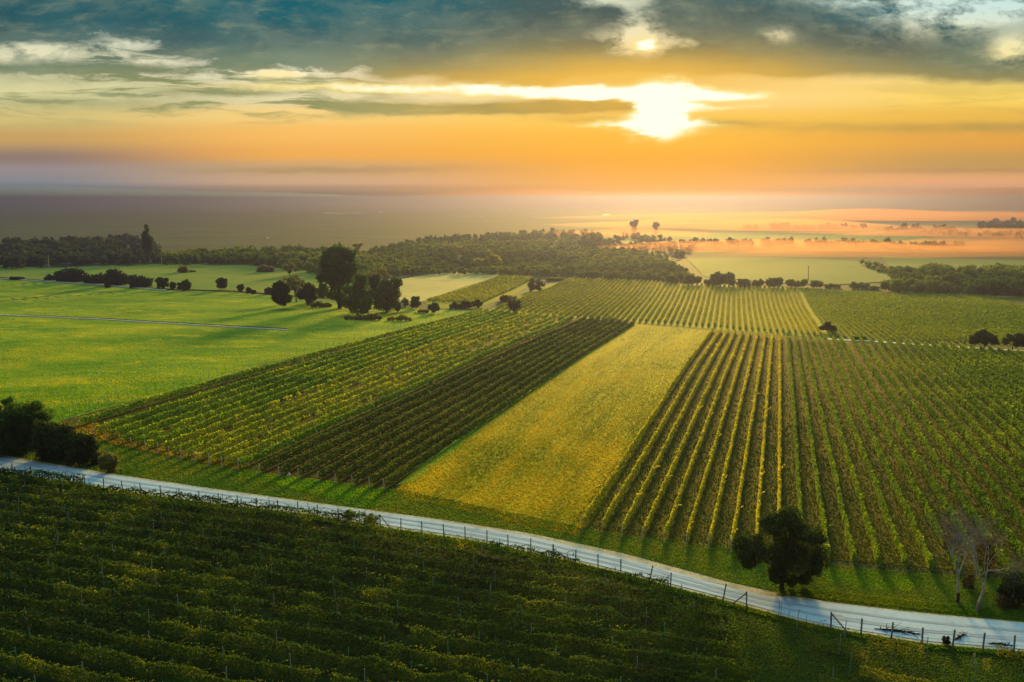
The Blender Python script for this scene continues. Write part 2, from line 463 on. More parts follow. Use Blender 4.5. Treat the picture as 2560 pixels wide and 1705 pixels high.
M['palepost'] = plain_mat('palepost', (0.38, 0.34, 0.24), (0.3, 0.27, 0.18))
M['stake'] = plain_mat('stake', (0.07, 0.20, 0.10), (0.10, 0.15, 0.07))
M['greystake'] = plain_mat('greystake', (0.24, 0.25, 0.20), (0.14, 0.15, 0.11))
M['wire'] = plain_mat('wire', (0.12, 0.12, 0.12))
M['bark'] = plain_mat('bark', (0.035, 0.028, 0.02), (0.02, 0.016, 0.012))
M['palebark'] = plain_mat('palebark', (0.26, 0.24, 0.21), (0.16, 0.13, 0.10), scale=0.9)
M['greybark'] = plain_mat('greybark', (0.17, 0.14, 0.12), (0.10, 0.08, 0.065), scale=0.9)
M['water'] = None
m, nt, out = new_mat('water'); p = nt.nodes.new('ShaderNodeBsdfPrincipled'); p.inputs['Base Color'].default_value = (0.3, 0.3, 0.3, 1); p.inputs['Roughness'].default_value = 0.08
p.inputs['Specular IOR Level'].default_value = 1.0; nt.links.new(p.outputs[0], out.inputs[0]); M['water'] = m

L = {}
L['fg'] = leaf_mat('vine_dark', [(0.003, 0.009, 0.001), (0.006, 0.020, 0.001), (0.014, 0.038, 0.002), (0.05, 0.08, 0.003), (0.24, 0.24, 0.012)], 0.45, 0.12, 0.45)  # foreground shade and sunlit tips are put into these leaf colours
L['fgy'] = leaf_mat('vine_autumn', [(0.025, 0.045, 0.003), (0.07, 0.085, 0.005), (0.15, 0.13, 0.009)], 0.45, 0.2, 0.4)
L['left'] = leaf_mat('vine_left', [(0.03, 0.075, 0.002), (0.08, 0.16, 0.004), (0.18, 0.25, 0.006), (0.32, 0.30, 0.008)], 0.45, 0.05, 0.5)
L['lefty'] = leaf_mat('vine_yellowing', [(0.08, 0.13, 0.004), (0.19, 0.23, 0.006), (0.34, 0.30, 0.008)], 0.45, 0.06, 0.5)
L['dark'] = leaf_mat('vine_block', [(0.018, 0.034, 0.002), (0.05, 0.08, 0.004), (0.11, 0.12, 0.008)], 0.45, 0.05, 0.4)
L['right'] = leaf_mat('vine_right', [(0.022, 0.06, 0.002), (0.075, 0.13, 0.003), (0.18, 0.22, 0.005)], 0.45, 0.04, 0.4)
L['gold'] = leaf_mat('vine_backlit_gold', [(0.15, 0.16, 0.005), (0.28, 0.25, 0.007), (0.40, 0.33, 0.010)], 0.5, 0.04, 0.4)  # golden backlight on the slim rows, put into the leaf colour
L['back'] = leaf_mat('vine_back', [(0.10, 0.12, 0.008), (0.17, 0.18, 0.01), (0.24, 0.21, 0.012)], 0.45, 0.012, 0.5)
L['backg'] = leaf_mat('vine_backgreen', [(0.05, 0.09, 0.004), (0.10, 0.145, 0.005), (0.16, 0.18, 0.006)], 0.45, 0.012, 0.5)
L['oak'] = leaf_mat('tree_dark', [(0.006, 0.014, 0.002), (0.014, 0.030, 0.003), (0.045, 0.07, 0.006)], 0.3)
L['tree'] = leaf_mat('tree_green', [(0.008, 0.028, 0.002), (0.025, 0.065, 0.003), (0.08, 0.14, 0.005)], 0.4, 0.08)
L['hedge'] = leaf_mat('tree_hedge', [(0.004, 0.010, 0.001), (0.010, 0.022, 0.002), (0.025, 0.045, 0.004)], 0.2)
L['olive'] = leaf_mat('tree_olive', [(0.05, 0.06, 0.015), (0.085, 0.095, 0.025), (0.12, 0.12, 0.035)], 0.35)
L['yellow'] = leaf_mat('tree_yellow', [(0.09, 0.12, 0.01), (0.18, 0.19, 0.012), (0.28, 0.25, 0.015)], 0.45)
L['wood'] = leaf_mat('wood_mixed', [(0.014, 0.040, 0.003), (0.030, 0.065, 0.004), (0.06, 0.10, 0.005), (0.13, 0.17, 0.006), (0.26, 0.24, 0.010)], 0.3, 0.009, 0.65)
L['wood_grey'] = leaf_mat('wood_grey', [(0.014, 0.026, 0.016), (0.025, 0.04, 0.022), (0.045, 0.055, 0.022)], 0.25, 0.009, 0.5)
L['brown'] = leaf_mat('scrub_brown', [(0.02, 0.016, 0.006), (0.035, 0.024, 0.008), (0.06, 0.035, 0.010)], 0.3)
L['grass_g'] = leaf_mat('grass_meadow', [(0.020, 0.09, 0.003), (0.07, 0.155, 0.003), (0.19, 0.22, 0.004), (0.34, 0.27, 0.005)], 0.45, 0.032, 0.9, None, R(75))
L['grass_y'] = leaf_mat('grass_gold', [(0.045, 0.065, 0.002), (0.13, 0.12, 0.003), (0.24, 0.18, 0.003), (0.36, 0.26, 0.004)], 0.45, 0.05, 0.93, None, ROW_G)
L['grass_v'] = leaf_mat('grass_verge', [(0.012, 0.05, 0.002), (0.035, 0.09, 0.003), (0.07, 0.11, 0.004), (0.13, 0.13, 0.006)], 0.45, 0.11, 0.6)
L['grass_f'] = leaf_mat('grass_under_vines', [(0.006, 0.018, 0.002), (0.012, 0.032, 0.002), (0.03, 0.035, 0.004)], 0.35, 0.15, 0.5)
L['grass_r'] = leaf_mat('grass_between_vines', [(0.008, 0.028, 0.002), (0.022, 0.045, 0.003), (0.06, 0.055, 0.004)], 0.35, 0.12, 0.6)
L['straw'] = leaf_mat('grass_straw', [(0.06, 0.06, 0.006), (0.14, 0.10, 0.012), (0.26, 0.18, 0.02)], 0.45, 0.1, 0.5)


# ------------------------------------------------------------------ the ground and the fields laid on it
def make_ground():
    ys = np.concatenate([np.linspace(-30, 0, 6)[:-1], np.linspace(0, 460, 116), np.geomspace(480, 13000, 40)])
    xs = np.concatenate([-np.geomspace(12000, 340, 26), np.linspace(-330, 330, 111), np.geomspace(340, 12000, 26)])
    X, Y = np.meshgrid(xs, ys)
    Z = terr(X, Y)
    far = np.clip((Y - 1500) / 3000, 0, 1) ** 2
    v = np.stack([X, Y, Z], -1).reshape(-1, 3)
    nx, ny = len(xs), len(ys)
    i = np.arange(nx * ny).reshape(ny, nx)
    f = np.stack([i[:-1, :-1], i[:-1, 1:], i[1:, 1:], i[1:, :-1]], -1).reshape(-1, 4)
    tag(link('ground', mesh_np('ground', v, f, smooth_=True), M['scrub']), kind='structure')


def sheet(name, a, b, mat, lift=0.05, n=24, m=8, kind='structure'):
    """a ribbon between two picture polylines a and b (same direction), draped over the terrain"""
    def res(p):
        p = np.asarray(p, float); d = np.concatenate([[0], np.cumsum(np.hypot(*np.diff(p, axis=0).T))]); t = np.linspace(0, d[-1], n)
        return np.stack([np.interp(t, d, p[:, 0]), np.interp(t, d, p[:, 1])], -1)
    A, B = ground(*res(a).T), ground(*res(b).T)
    t = np.linspace(0, 1, m)[:, None, None]
    P = A[None] * (1 - t) + B[None] * t
    P[..., 2] = terr(P[..., 0], P[..., 1]) + lift
    i = np.arange(m * n).reshape(m, n)
    f = np.stack([i[:-1, :-1], i[:-1, 1:], i[1:, 1:], i[1:, :-1]], -1).reshape(-1, 4)
    me = mesh_np(name, P.reshape(-1, 3), f, smooth_=True)
    if me.polygons[0].normal.z < 0: me.flip_normals()
    return tag(link(name, me, mat), kind=kind)


def sheet_w(name, pts, width, mat, lift=0.07):
    """a strip of constant real width along a picture polyline"""
    p = np.asarray(pts, float); d = np.concatenate([[0], np.cumsum(np.hypot(*np.diff(p, axis=0).T))]); t = np.linspace(0, d[-1], 60)
    P = ground(np.interp(t, d, p[:, 0]), np.interp(t, d, p[:, 1]))
    T = np.gradient(P[:, :2], axis=0); T /= np.linalg.norm(T, axis=1)[:, None]
    N = np.stack([-T[:, 1], T[:, 0]], -1) * width / 2
    v = []
    for sgn in (-1, 1):
        q = P[:, :2] + N * sgn; v.append(np.column_stack([q, terr(q[:, 0], q[:, 1]) + lift]))
    v = np.concatenate(v); n = len(t); i = np.arange(n - 1)
    me = mesh_np(name, v, np.stack([i, i + 1, i + 1 + n, i + n], -1))
    if me.polygons[0].normal.z < 0: me.flip_normals()
    return tag(link(name, me, mat), kind='structure')


ROAD_UP = [(-300, 1104), (0, 1143), (307, 1195), (548, 1230), (840, 1270), (1079, 1302), (1327, 1344), (1554, 1397), (1700, 1437), (1820, 1470), (1919, 1492), (2065, 1510), (2284, 1536), (2560, 1562), (2900, 1590)]
ROAD_LO = [(-300, 1132), (0, 1173), (183, 1204), (365, 1233), (548, 1256), (767, 1281), (1006, 1321), (1189, 1348), (1408, 1394), (1590, 1438), (1700, 1468), (1846, 1506), (1992, 1547), (2102, 1571), (2321, 1606), (2560, 1626), (2900, 1655)]
GRAV_UP = [(x, y - (5 if x < 1200 else 9 if x < 1500 else 13 if x < 1990 else 4)) for x, y in ROAD_UP]
GRAV_LO = [(x, y + 6) for x, y in ROAD_LO]
LV_TOP = [(150, 1052), (260, 1022), (430, 978), (640, 916), (860, 862), (1040, 812), (1195, 778)]     # upper edge of the old vineyard
BOT_L = [(180, 1062), (240, 1092), (310, 1116), (430, 1142), (560, 1168), (650, 1180), (790, 1200), (985, 1222)]
GOLD_L = [(1588, 808), (1450, 893), (1300, 990), (1150, 1098), (1010, 1205), (980, 1240)]
GOLD_R = [(1778, 826), (1690, 960), (1600, 1110), (1520, 1240), (1466, 1322), (1450, 1345)]

make_ground()
sheet('meadow', [(-420, 690), (0, 697), (410, 726), (600, 732), (700, 741), (1090, 775), (1195, 776)], [(-420, 1190), (-100, 1130), (0, 1105), (150, 1055)] + LV_TOP[1:], M['meadow'], 0.04, 60, 30)
sheet('far_meadow', [(-420, 664), (0, 664), (110, 672), (400, 660), (620, 664), (760, 678), (900, 684)], [(-420, 689), (0, 694), (410, 723), (600, 729), (700, 738), (800, 745), (900, 748)], M['far_meadow'], 0.4, 80, 30)
sheet('tan_field', [(990, 700), (1094, 683), (1174, 679), (1251, 688)], [(1000, 752), (1057, 753), (1150, 720), (1251, 690)], M['tan'], 0.05, 20, 8)
sheet('small_vineyard_field', [(1057, 753), (1150, 720), (1251, 689), (1328, 693)], [(1080, 772), (1200, 768), (1290, 735), (1345, 700)], M['soil_b'], 0.06, 20, 8)
sheet('back_vineyard_field', [(1300, 735), (1418, 697), (1560, 699), (1700, 710), (1950, 718), (2240, 733), (2560, 742), (3000, 750)], [(1222, 776), (1300, 786), (1420, 797), (1600, 809), (1760, 820), (2065, 847), (2560, 882), (3000, 915)], M['soil_b'], 0.05, 60, 20)
sheet('back_vineyard_field', [(2010, 726), (2240, 736), (2560, 744), (3000, 752)], [(2075, 846), (2200, 855), (2560, 880), (3000, 912)], M['soil_c'], 0.1, 40, 16)
sheet('left_vineyard_field', LV_TOP[:6] + [(1195, 778), (1300, 785), (1440, 798), (1590, 808)], BOT_L[:7] + [(985, 1222), (1150, 1098), (1300, 990), (1588, 810)], M['soil_l'], 0.05, 60, 40)
sheet('dark_block_soil', [(1440, 798), (1588, 808)], [(640, 1178), (985, 1221)], M['soil_d'], 0.09, 6, 40)
sheet('golden_field', GOLD_L, GOLD_R, M['gold'], 0.05, 60, 30)
sheet('right_vineyard_field', GOLD_R, [(3000, 925), (3050, 1100), (3050, 1300), (3100, 1480)], M['soil_r'], 0.045, 60, 60)
sheet('grass_strip', [(1583, 808), (1445, 892), (1292, 990), (1140, 1098), (990, 1215)], [(1594, 808), (1462, 893), (1318, 990), (1172, 1098), (1035, 1205)], M['strip'], 0.09, 50, 4)
sheet('road_verge', [(-420, 1085), (150, 1052), (240, 1092), (310, 1116), (430, 1142), (560, 1168), (790, 1200), (985, 1222), (1466, 1322), (1574, 1339), (1682, 1353), (1790, 1366), (1908, 1388), (2076, 1413), (2306, 1434), (2560, 1455), (3000, 1495)],
      [(x, y + 2) for x, y in GRAV_UP], M['verge'], 0.06, 90, 14)
sheet('gravel_shoulder', GRAV_UP, ROAD_UP[:-1] + [(2900, 1592)], M['gravel'], 0.09, 120, 3)
sheet('road', ROAD_UP, ROAD_LO, M['asphalt'], 0.12, 160, 5)
M['rut'] = ground_mat('rut', (0.16, 0.20, 0.24), (0.20, 0.25, 0.30), s1=0.3, s2=2.0, bump=0.2)
for k_ in (0.3, 0.66):
    sheet_w('wheel_track', [(x, y * (1 - k_) + float(interp(ROAD_LO, x)) * k_) for x, y in ROAD_UP[1:-1]], 0.42, M['rut'], 0.135)
sheet('gravel_edge', ROAD_LO, GRAV_LO, M['gravel'], 0.09, 120, 3)
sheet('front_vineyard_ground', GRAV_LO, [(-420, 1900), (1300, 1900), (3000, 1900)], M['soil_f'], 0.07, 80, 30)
sheet('cross_track', [(1180, 780), (1330, 784), (1450, 795), (1600, 806), (1778, 822), (2065, 846), (2170, 851), (2560, 872), (2900, 890)], [(1190, 784), (1330, 788), (1450, 800), (1600, 811), (1778, 827), (2065, 851), (2170, 857), (2560, 881), (2900, 902)], M['verge'], 0.08, 60, 3)
sheet_w('field_track', [(2070, 848), (2170, 853), (2300, 862), (2440, 871), (2560, 878), (2900, 895)], 2.4, M['track'], 0.12)
sheet_w('irrigation_ditch', [(-200, 775), (0, 754), (120, 740), (200, 727), (262, 716)], 1.3, M['ditch'], 0.09)
sheet('misty_meadow', [(1716, 648), (1900, 646), (2138, 652), (2211, 676), (2240, 698)], [(1760, 692), (1850, 700), (1990, 712), (2102, 712), (2200, 706)], M['misty_meadow'], 0.3, 40, 20)
sheet('misty_meadow', [(2200, 640), (2350, 648), (2480, 650), (2700, 655)], [(2230, 672), (2350, 684), (2500, 684), (2700, 684)], M['misty_meadow'], 0.3, 40, 20)
sheet('misty_meadow', [(1500, 583), (1700, 583), (2000, 580), (2300, 590)], [(1560, 612), (1800, 625), (2100, 630), (2400, 635)], M['misty_meadow'], 0.3, 40, 20)
for x0, x1, y, hh in tuple((a_, b_, c_, d_ * 1.5) for a_, b_, c_, d_ in ((808, 850, 534, 2.4), (856, 872, 534, 2), (880, 905, 533, 2), (944, 958, 531, 2.4), (712, 720, 535, 1.2), (1135, 1160, 541, 1.6), (1192, 1212, 543, 2), (1250, 1264, 542, 1.4), (1318, 1332, 545, 1.6), (1503, 1526, 538, 2.4), (1202, 1230, 520, 1.2), (664, 672, 596, 1.6), (1365, 1372, 528, 1.4), (1700, 1740, 560, 1.0))):
    sheet('pond', [(x0, y - hh / 2), ((x0 + x1) / 2, y - hh * 0.7), (x1, y - hh / 3)], [(x0 + 2, y + hh / 2), ((x0 + x1) / 2, y + hh * 0.4), (x1 + 1, y + hh / 2)], M['water'], 0.6, 8, 3)


# ------------------------------------------------------------------ vine rows
ORD = 'first second third fourth fifth sixth seventh eighth ninth tenth eleventh twelfth thirteenth fourteenth fifteenth sixteenth seventeenth eighteenth nineteenth'.split()
TENS = {20: 'twent', 30: 'thirt', 40: 'fort', 50: 'fift', 60: 'sixt', 70: 'sevent', 80: 'eight', 90: 'ninet'}


def ordinal(k):
    if k <= 19: return ORD[k - 1]
    t, u = k // 10 * 10, k % 10
    return TENS[t] + 'ieth' if u == 0 else TENS[t] + 'y-' + ORD[u - 1]


def n1d(t, seed):
    """cheap smooth noise along a line"""
    k = np.floor(t).astype(int); f = t - k; f = f * f * (3 - 2 * f)
    h = lambda i: (np.sin(i * 127.1 + seed * 311.7) * 43758.5453) % 1.0
    return h(k) * (1 - f) + h(k + 1) * f


rowid = 0


def vine_row(P0, P1, label, group, mat, height=1.9, width=0.75, cover=1.0, smin=0.13, sk=0.0016, gap=0.0, low=0.45, lump=0.5, shoots=0.0, post_every=0, post_mat=None, post_h=2.1, end_post=False, mat2=None, keep=None, wild=0.0):
    global rowid
    rowid += 1; sd = rowid * 1.37
    P0, P1 = np.array(P0[:2], float), np.array(P1[:2], float)
    Lr = np.linalg.norm(P1 - P0); T = (P1 - P0) / Lr; N = np.array([-T[1], T[0]])
    root = empty('vine_row', (P0[0], P0[1], float(terr(*P0))))
    tag(root, label, 'vine row', group)
    ts = np.arange(0, Lr, 2.0); mid = P0 + T * (ts[:, None] + 1)
    dist = np.sqrt((mid ** 2).sum(1) + H * H)
    s = np.maximum(smin, dist * sk)
    per = 2 * (height - low) + width
    cnt = (cover * per * 2.0 / (1.1 * s * s)).astype(int) + 1
    idx = np.repeat(np.arange(len(ts)), cnt)
    t = ts[idx] + rng.uniform(0, 2.0, len(idx)); sz = s[idx] * rng.uniform(0.7, 1.25, len(idx))
    if gap:
        k = n1d(t / 1.6, sd) * 0.55 + n1d(t / 9.0, sd + 5) * 0.45 > gap
        t, sz = t[k], sz[k]
    if keep is not None:
        c = P0 + T * t[:, None]; q = to_px(np.column_stack([c, terr(c[:, 0], c[:, 1])])); k = inside(keep, *q); t, sz = t[k], sz[k]
    t = t[t < Lr]; sz = sz[:len(t)]; n = len(t)
    if n < 5:
        bpy.data.objects.remove(root); return None
    lum = 1 - lump + lump * (0.6 * n1d(t / 1.1, sd + 1) + 0.4 * n1d(t / 4.0, sd + 2)) * 1.6
    hh = height * (0.80 + 0.28 * (n1d(t / 1.3, sd + 3) * 0.6 + n1d(t / 5.0, sd + 8) * 0.4)) * (1 + 0.1 * (lum - 1))
    if wild:
        hh = hh * (1 - wild * 0.55 + wild * 1.0 * (0.55 * n1d(t / 1.7, sd + 11) + 0.45 * n1d(t / 0.6, sd + 12)))
        lum = lum * (1 - wild * 0.3 + wild * 0.9 * n1d(t / 1.3, sd + 13))
    ang = rng.uniform(-0.35 * math.pi, 1.35 * math.pi, n)
    rr = rng.uniform(0.55, 1.0, n) ** 0.5
    zc, zr = (hh + low) / 2, (hh - low) / 2
    off = np.cos(ang) * width / 2 * lum * rr + (n1d(t / 3.0, sd + 4) - 0.5) * 0.25 * lump
    z = zc + np.sin(ang) * zr * rr
    strag = rng.random(n) < 0.06
    z = z + strag * rng.uniform(0, 0.35, n)
    c = P0 + T * t[:, None] + N * off[:, None]
    C = np.column_stack([c, terr(c[:, 0], c[:, 1]) + z])
    if shoots:
        ns = int(Lr * shoots); st = rng.uniform(0, Lr, ns); pts, szs = [], []
        if keep is not None:
            c0 = P0 + T * st[:, None]; st = st[inside(keep, *to_px(np.column_stack([c0, terr(c0[:, 0], c0[:, 1])])))]
        ns = len(st)
        if ns:
            ln = rng.uniform(0.5, 1.4, ns); aa = rng.uniform(0, 2 * math.pi, ns); b0 = P0 + T * st[:, None] + N * rng.uniform(-0.3, 0.3, (ns, 1))
            for j in range(7):
                g = j / 6.0 * ln
                x = b0[:, 0] + (np.cos(aa) * 0.5 + T[0] * 0.5) * g; y = b0[:, 1] + (np.sin(aa) * 0.4 + T[1] * 0.5) * g
                zz = terr(b0[:, 0], b0[:, 1]) + height * 0.88 + 0.55 * g - 0.35 * g * g
                pts.append(np.column_stack([x, y, zz])); szs.append(np.maximum(smin, np.hypot(y, H) * sk) * 0.9)
            C = np.concatenate([C] + pts); sz = np.concatenate([sz] + szs)
    C -= np.array(root.location)
    v, f = leaves(C, sz)
    r = rng.random(len(C))
    if wild: r[:n] = 0.55 * r[:n] + 0.45 * n1d(t / 1.4, sd + 21)
    me = mesh_np('canopy', v, f, r)
    link('canopy', me, mat, root)
    if post_every:
        pts = np.arange(0.6 + rng.uniform(0, post_every * 0.7), Lr, post_every)
        if keep is not None and len(pts):
            c0 = P0 + T * pts[:, None]; pts = pts[inside(keep, *to_px(np.column_stack([c0, terr(c0[:, 0], c0[:, 1])])))]
        for a in pts[:90]:
            a = a + rng.uniform(-0.8, 0.8)
            x, y = P0 + T * a; z0 = float(terr(x, y)); ph = post_h * rng.uniform(0.9, 1.12); ln = rng.normal(0, 0.03, 2)
            b = MB().tube([(x, y, z0 - 0.1), (x + ln[0] * ph, y + ln[1] * ph, z0 + ph)], 0.032, 5)
            o = b.build('stake', (post_mat if not isinstance(post_mat, list) else random.choice(post_mat)), root); o.data.transform(__import__('mathutils').Matrix.Translation(-root.location))
    if end_post:
        x, y = P0 - T * 0.7; z0 = float(terr(x, y)); ln = rng.normal(0, 0.07, 2)
        b = MB().tube([(x, y, z0 - 0.1), (x + ln[0], y + ln[1], z0 + post_h)], 0.055, 6)
        o = b.build('end_post', M['palepost'], root); o.data.transform(__import__('mathutils').Matrix.Translation(-root.location))
    return root


# front vineyard: its shade is put into the dark leaf and ground colours
FGPOLY = [(-160, 1160), (0, 1184), (183, 1216), (365, 1246), (548, 1270), (767, 1298), (1006, 1338), (1189, 1368), (1408, 1416), (1590, 1462), (1690, 1492), (1790, 1530), (1860, 1630), (1900, 1720), (1940, 1900), (-160, 1900)]
az = math.atan2(-5200 - 1280, F)
Dv = np.array([math.sin(az), math.cos(az)]); Nv = np.array([Dv[1], -Dv[0]])
if Nv[1] > 0: Nv = -Nv
pa, pb = ground(0, 1480)[:2], ground(0, 1523)[:2]
SPC = abs(np.dot(pb - pa, Nv))
base = ground(900, 1322)[:2]
k = 0
for i in range(-9, 40):
    c = base + Nv * SPC * i
    # walk along the row and keep the stretch inside the field
    tt = np.linspace(-160, 160, 641); q = c + Dv * tt[:, None]
    g = q[:, 1] > 20; q = q[g]
    if len(q) < 3: continue
    P = np.column_stack([q, terr(q[:, 0], q[:, 1])]); ins = inside(FGPOLY, *to_px(P))
    if ins.sum() < 8: continue
    q = q[ins]; k += 1
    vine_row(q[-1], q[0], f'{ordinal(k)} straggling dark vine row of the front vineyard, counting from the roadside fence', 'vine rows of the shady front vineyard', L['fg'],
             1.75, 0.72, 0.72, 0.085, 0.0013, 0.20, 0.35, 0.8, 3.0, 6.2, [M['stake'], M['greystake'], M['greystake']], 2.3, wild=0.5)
NFG = k
# the young, thin rows past the clearing
FG2 = [(1900, 1545), (2090, 1592), (2330, 1622), (2700, 1650), (2700, 1900), (2000, 1900), (1960, 1760), (2050, 1640)]
base = ground(2300, 1642)[:2]; k = 0
az2 = math.atan2(-2600 - 1280, F); D2 = np.array([math.sin(az2), math.cos(az2)]); N2 = np.array([D2[1], -D2[0]])
if N2[1] > 0: N2 = -N2
for i in range(-3, 8):
    c = base + N2 * 2.6 * i; tt = np.linspace(-80, 80, 321); q = c + D2 * tt[:, None]
    P = np.column_stack([q, terr(q[:, 0], q[:, 1])]); ins = inside(FG2, *to_px(P))
    if ins.sum() < 8: continue
    q = q[ins]; k += 1
    vine_row(q[-1], q[0], f'{ordinal(k)} thin yellowing row of young vines, counting from the road beside the grassy clearing', 'young vine rows beside the grassy clearing', L['fgy'],
             1.1, 0.6, 0.5, 0.075, 0.0012, 0.52, 0.15, 0.9, 0.7, 4.6, [M['greystake'], M['stake']], 1.9)

# old vineyard on the left: bright ragged rows, then the dark clipped block
lb = [(200, 1068), (245, 1090), (275, 1102), (307, 1112), (340, 1120), (372, 1127), (405, 1133), (432, 1143), (462, 1150), (495, 1157), (530, 1163), (565, 1169), (603, 1174)]
ltop = [(1205, 779), (1222, 780), (1240, 781), (1258, 783), (1276, 784), (1295, 786), (1313, 788), (1333, 790), (1352, 791), (1372, 793), (1392, 795), (1412, 797), (1433, 799)]
for j, (a, b) in enumerate(zip(lb, ltop)):
    A, B = ground(*a), ground(*b)
    yel = 6 <= j <= 11
    vine_row(A, B, f'{ordinal(j + 1)} {"yellowing ragged" if yel else "green leafy"} vine row counting from the wire fence beside the green meadow', 'ragged vine rows of the old vineyard',
             L['lefty'] if yel else L['left'], 1.55 if yel else 1.6, 0.6, 0.75 if yel else 0.95, 0.12, 0.0015, 0.28 if yel else 0.12, 0.35, 0.75, 0.25, 0, None, 1.9, True)
db = [(655, 1184), (705, 1190), (752, 1196), (800, 1203), (845, 1209), (888, 1214), (930, 1219), (968, 1223)]
dt = [(1464, 801), (1483, 802), (1499, 803), (1517, 805), (1533, 806), (1551, 807), (1568, 808), (1586, 810)]
for j, (a, b) in enumerate(zip(db, dt)):
    A, B = ground(*a), ground(*b)
    vine_row(A, B, f'{ordinal(8 - j)} dark clipped vine row counting from the grass strip beside the golden field', 'dark clipped vine rows left of the golden field',
             L['dark'], 1.6, 0.6, 1.0, 0.12, 0.0015, 0, 0.25, 0.35, 0.1, 0, None, 1.6, True)

# right vineyard
RT = [1782, 1802, 1820, 1839, 1857, 1875, 1894, 1914, 1930, 1949, 1970, 1988, 2007, 2025, 2043, 2061, 2082, 2100, 2129, 2151, 2175, 2197, 2219, 2241, 2263, 2286, 2308, 2330, 2352, 2376, 2401, 2425, 2449, 2471, 2494, 2518, 2541, 2565, 2589]
RTY = [(1782, 829), (1949, 843), (2100, 853), (2175, 856), (2300, 864), (2400, 873), (2541, 889), (2650, 900)]
RB = [(1400, 1305), (1466, 1322), (1574, 1341), (1682, 1355), (1790, 1370), (1908, 1390), (2076, 1413), (2190, 1424), (2306, 1434), (2560, 1455), (3000, 1495), (3400, 1530)]
for k, xt in enumerate(RT):
    yt = interp(RTY, xt); xb = 1484 + 51.5 * k
    sx = (xb - xt) / (1280 - yt)
    yb = 1350.0
    for _ in range(12): yb = interp(RB, xt + sx * (yb - yt))
    A, B = ground(xt + sx * (yb - yt), yb), ground(xt, yt)
    golden = k <= 9
    if xt + sx * (yb - yt) > 3000:       # far beyond the frame at its near end: start where it comes into view
        yy = yt + (3000 - xt) / sx; A = ground(3000, yy)
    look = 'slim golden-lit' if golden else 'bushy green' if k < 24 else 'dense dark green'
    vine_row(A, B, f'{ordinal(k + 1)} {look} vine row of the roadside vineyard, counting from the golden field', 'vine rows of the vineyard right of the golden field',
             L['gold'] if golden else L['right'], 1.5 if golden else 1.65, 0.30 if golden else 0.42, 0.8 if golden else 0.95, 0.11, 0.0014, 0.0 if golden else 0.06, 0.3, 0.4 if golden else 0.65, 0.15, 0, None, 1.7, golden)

# back vineyard, two blocks
bx = [1235, 1571, 1663, 1773, 2065]; tx = [1423, 1643, 1710, 1791, 1999]
BY = [(1222, 773), (1300, 782), (1420, 794), (1600, 806), (1760, 817), (2065, 843), (2200, 853), (2560, 866), (3000, 900)]
TY = [(1420, 699), (1560, 701), (1700, 712), (1950, 720), (2000, 724), (2240, 735), (2560, 744), (3000, 752)]
xb = 1240.0; k = 0
while xb < 2062:
    k += 1; xt = np.interp(xb, bx, tx)
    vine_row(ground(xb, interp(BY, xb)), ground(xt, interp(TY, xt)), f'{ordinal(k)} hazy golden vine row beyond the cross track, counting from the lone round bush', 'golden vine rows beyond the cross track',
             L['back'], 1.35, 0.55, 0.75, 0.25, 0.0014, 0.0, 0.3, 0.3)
    xb += 15.6
bx2 = [2070, 2175, 2560, 3000]; tx2 = [2003, 2030, 2240, 2500]
xb = 2078.0; k = 0
while xb < 2960:
    k += 1; xt = np.interp(xb, bx2, tx2)
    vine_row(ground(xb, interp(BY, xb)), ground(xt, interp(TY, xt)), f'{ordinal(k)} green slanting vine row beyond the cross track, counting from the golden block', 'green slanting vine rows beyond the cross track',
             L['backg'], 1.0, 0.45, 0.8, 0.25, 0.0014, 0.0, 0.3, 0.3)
    xb += 17.5
for j in range(11):
    t = (j + 0.5) / 11
    a = (1062 + 140 * t, 754 + 8 * t); b = (1255 + 80 * t, 690 + 6 * t)
    vine_row(ground(*a), ground(*b), f'{ordinal(j + 1)} faint golden vine row of the small plot, counting from the tan field', 'faint vine rows of the small plot by the tan field', L['back'], 1.5, 0.8, 0.6, 0.3, 0.0017, 0.0, 0.3, 0.3)


# ------------------------------------------------------------------ trees and bushes
def blob_leaves(C, Rr, n_each, s, squash=0.85, hollow=0.55):
    P, Sz = [], []
    for c, r, n in zip(C, Rr, n_each):
        d = rng.normal(size=(n, 3)); d /= np.linalg.norm(d, axis=1)[:, None]
        q = rng.uniform(hollow ** 3, 1.0, n) ** (1 / 3)
        # uneven skin
        w = 1 + 0.22 * np.sin(d[:, 0] * 5 + c[0]) * np.sin(d[:, 1] * 4 + c[1] * 2) + 0.18 * np.sin(d[:, 2] * 7 + c[2] * 3)
        P.append(c + d * (r * q * w)[:, None] * np.array([1, 1, squash])); Sz.append(np.full(n, s) * rng.uniform(0.6, 1.3, n))
    return np.concatenate(P), np.concatenate(Sz)


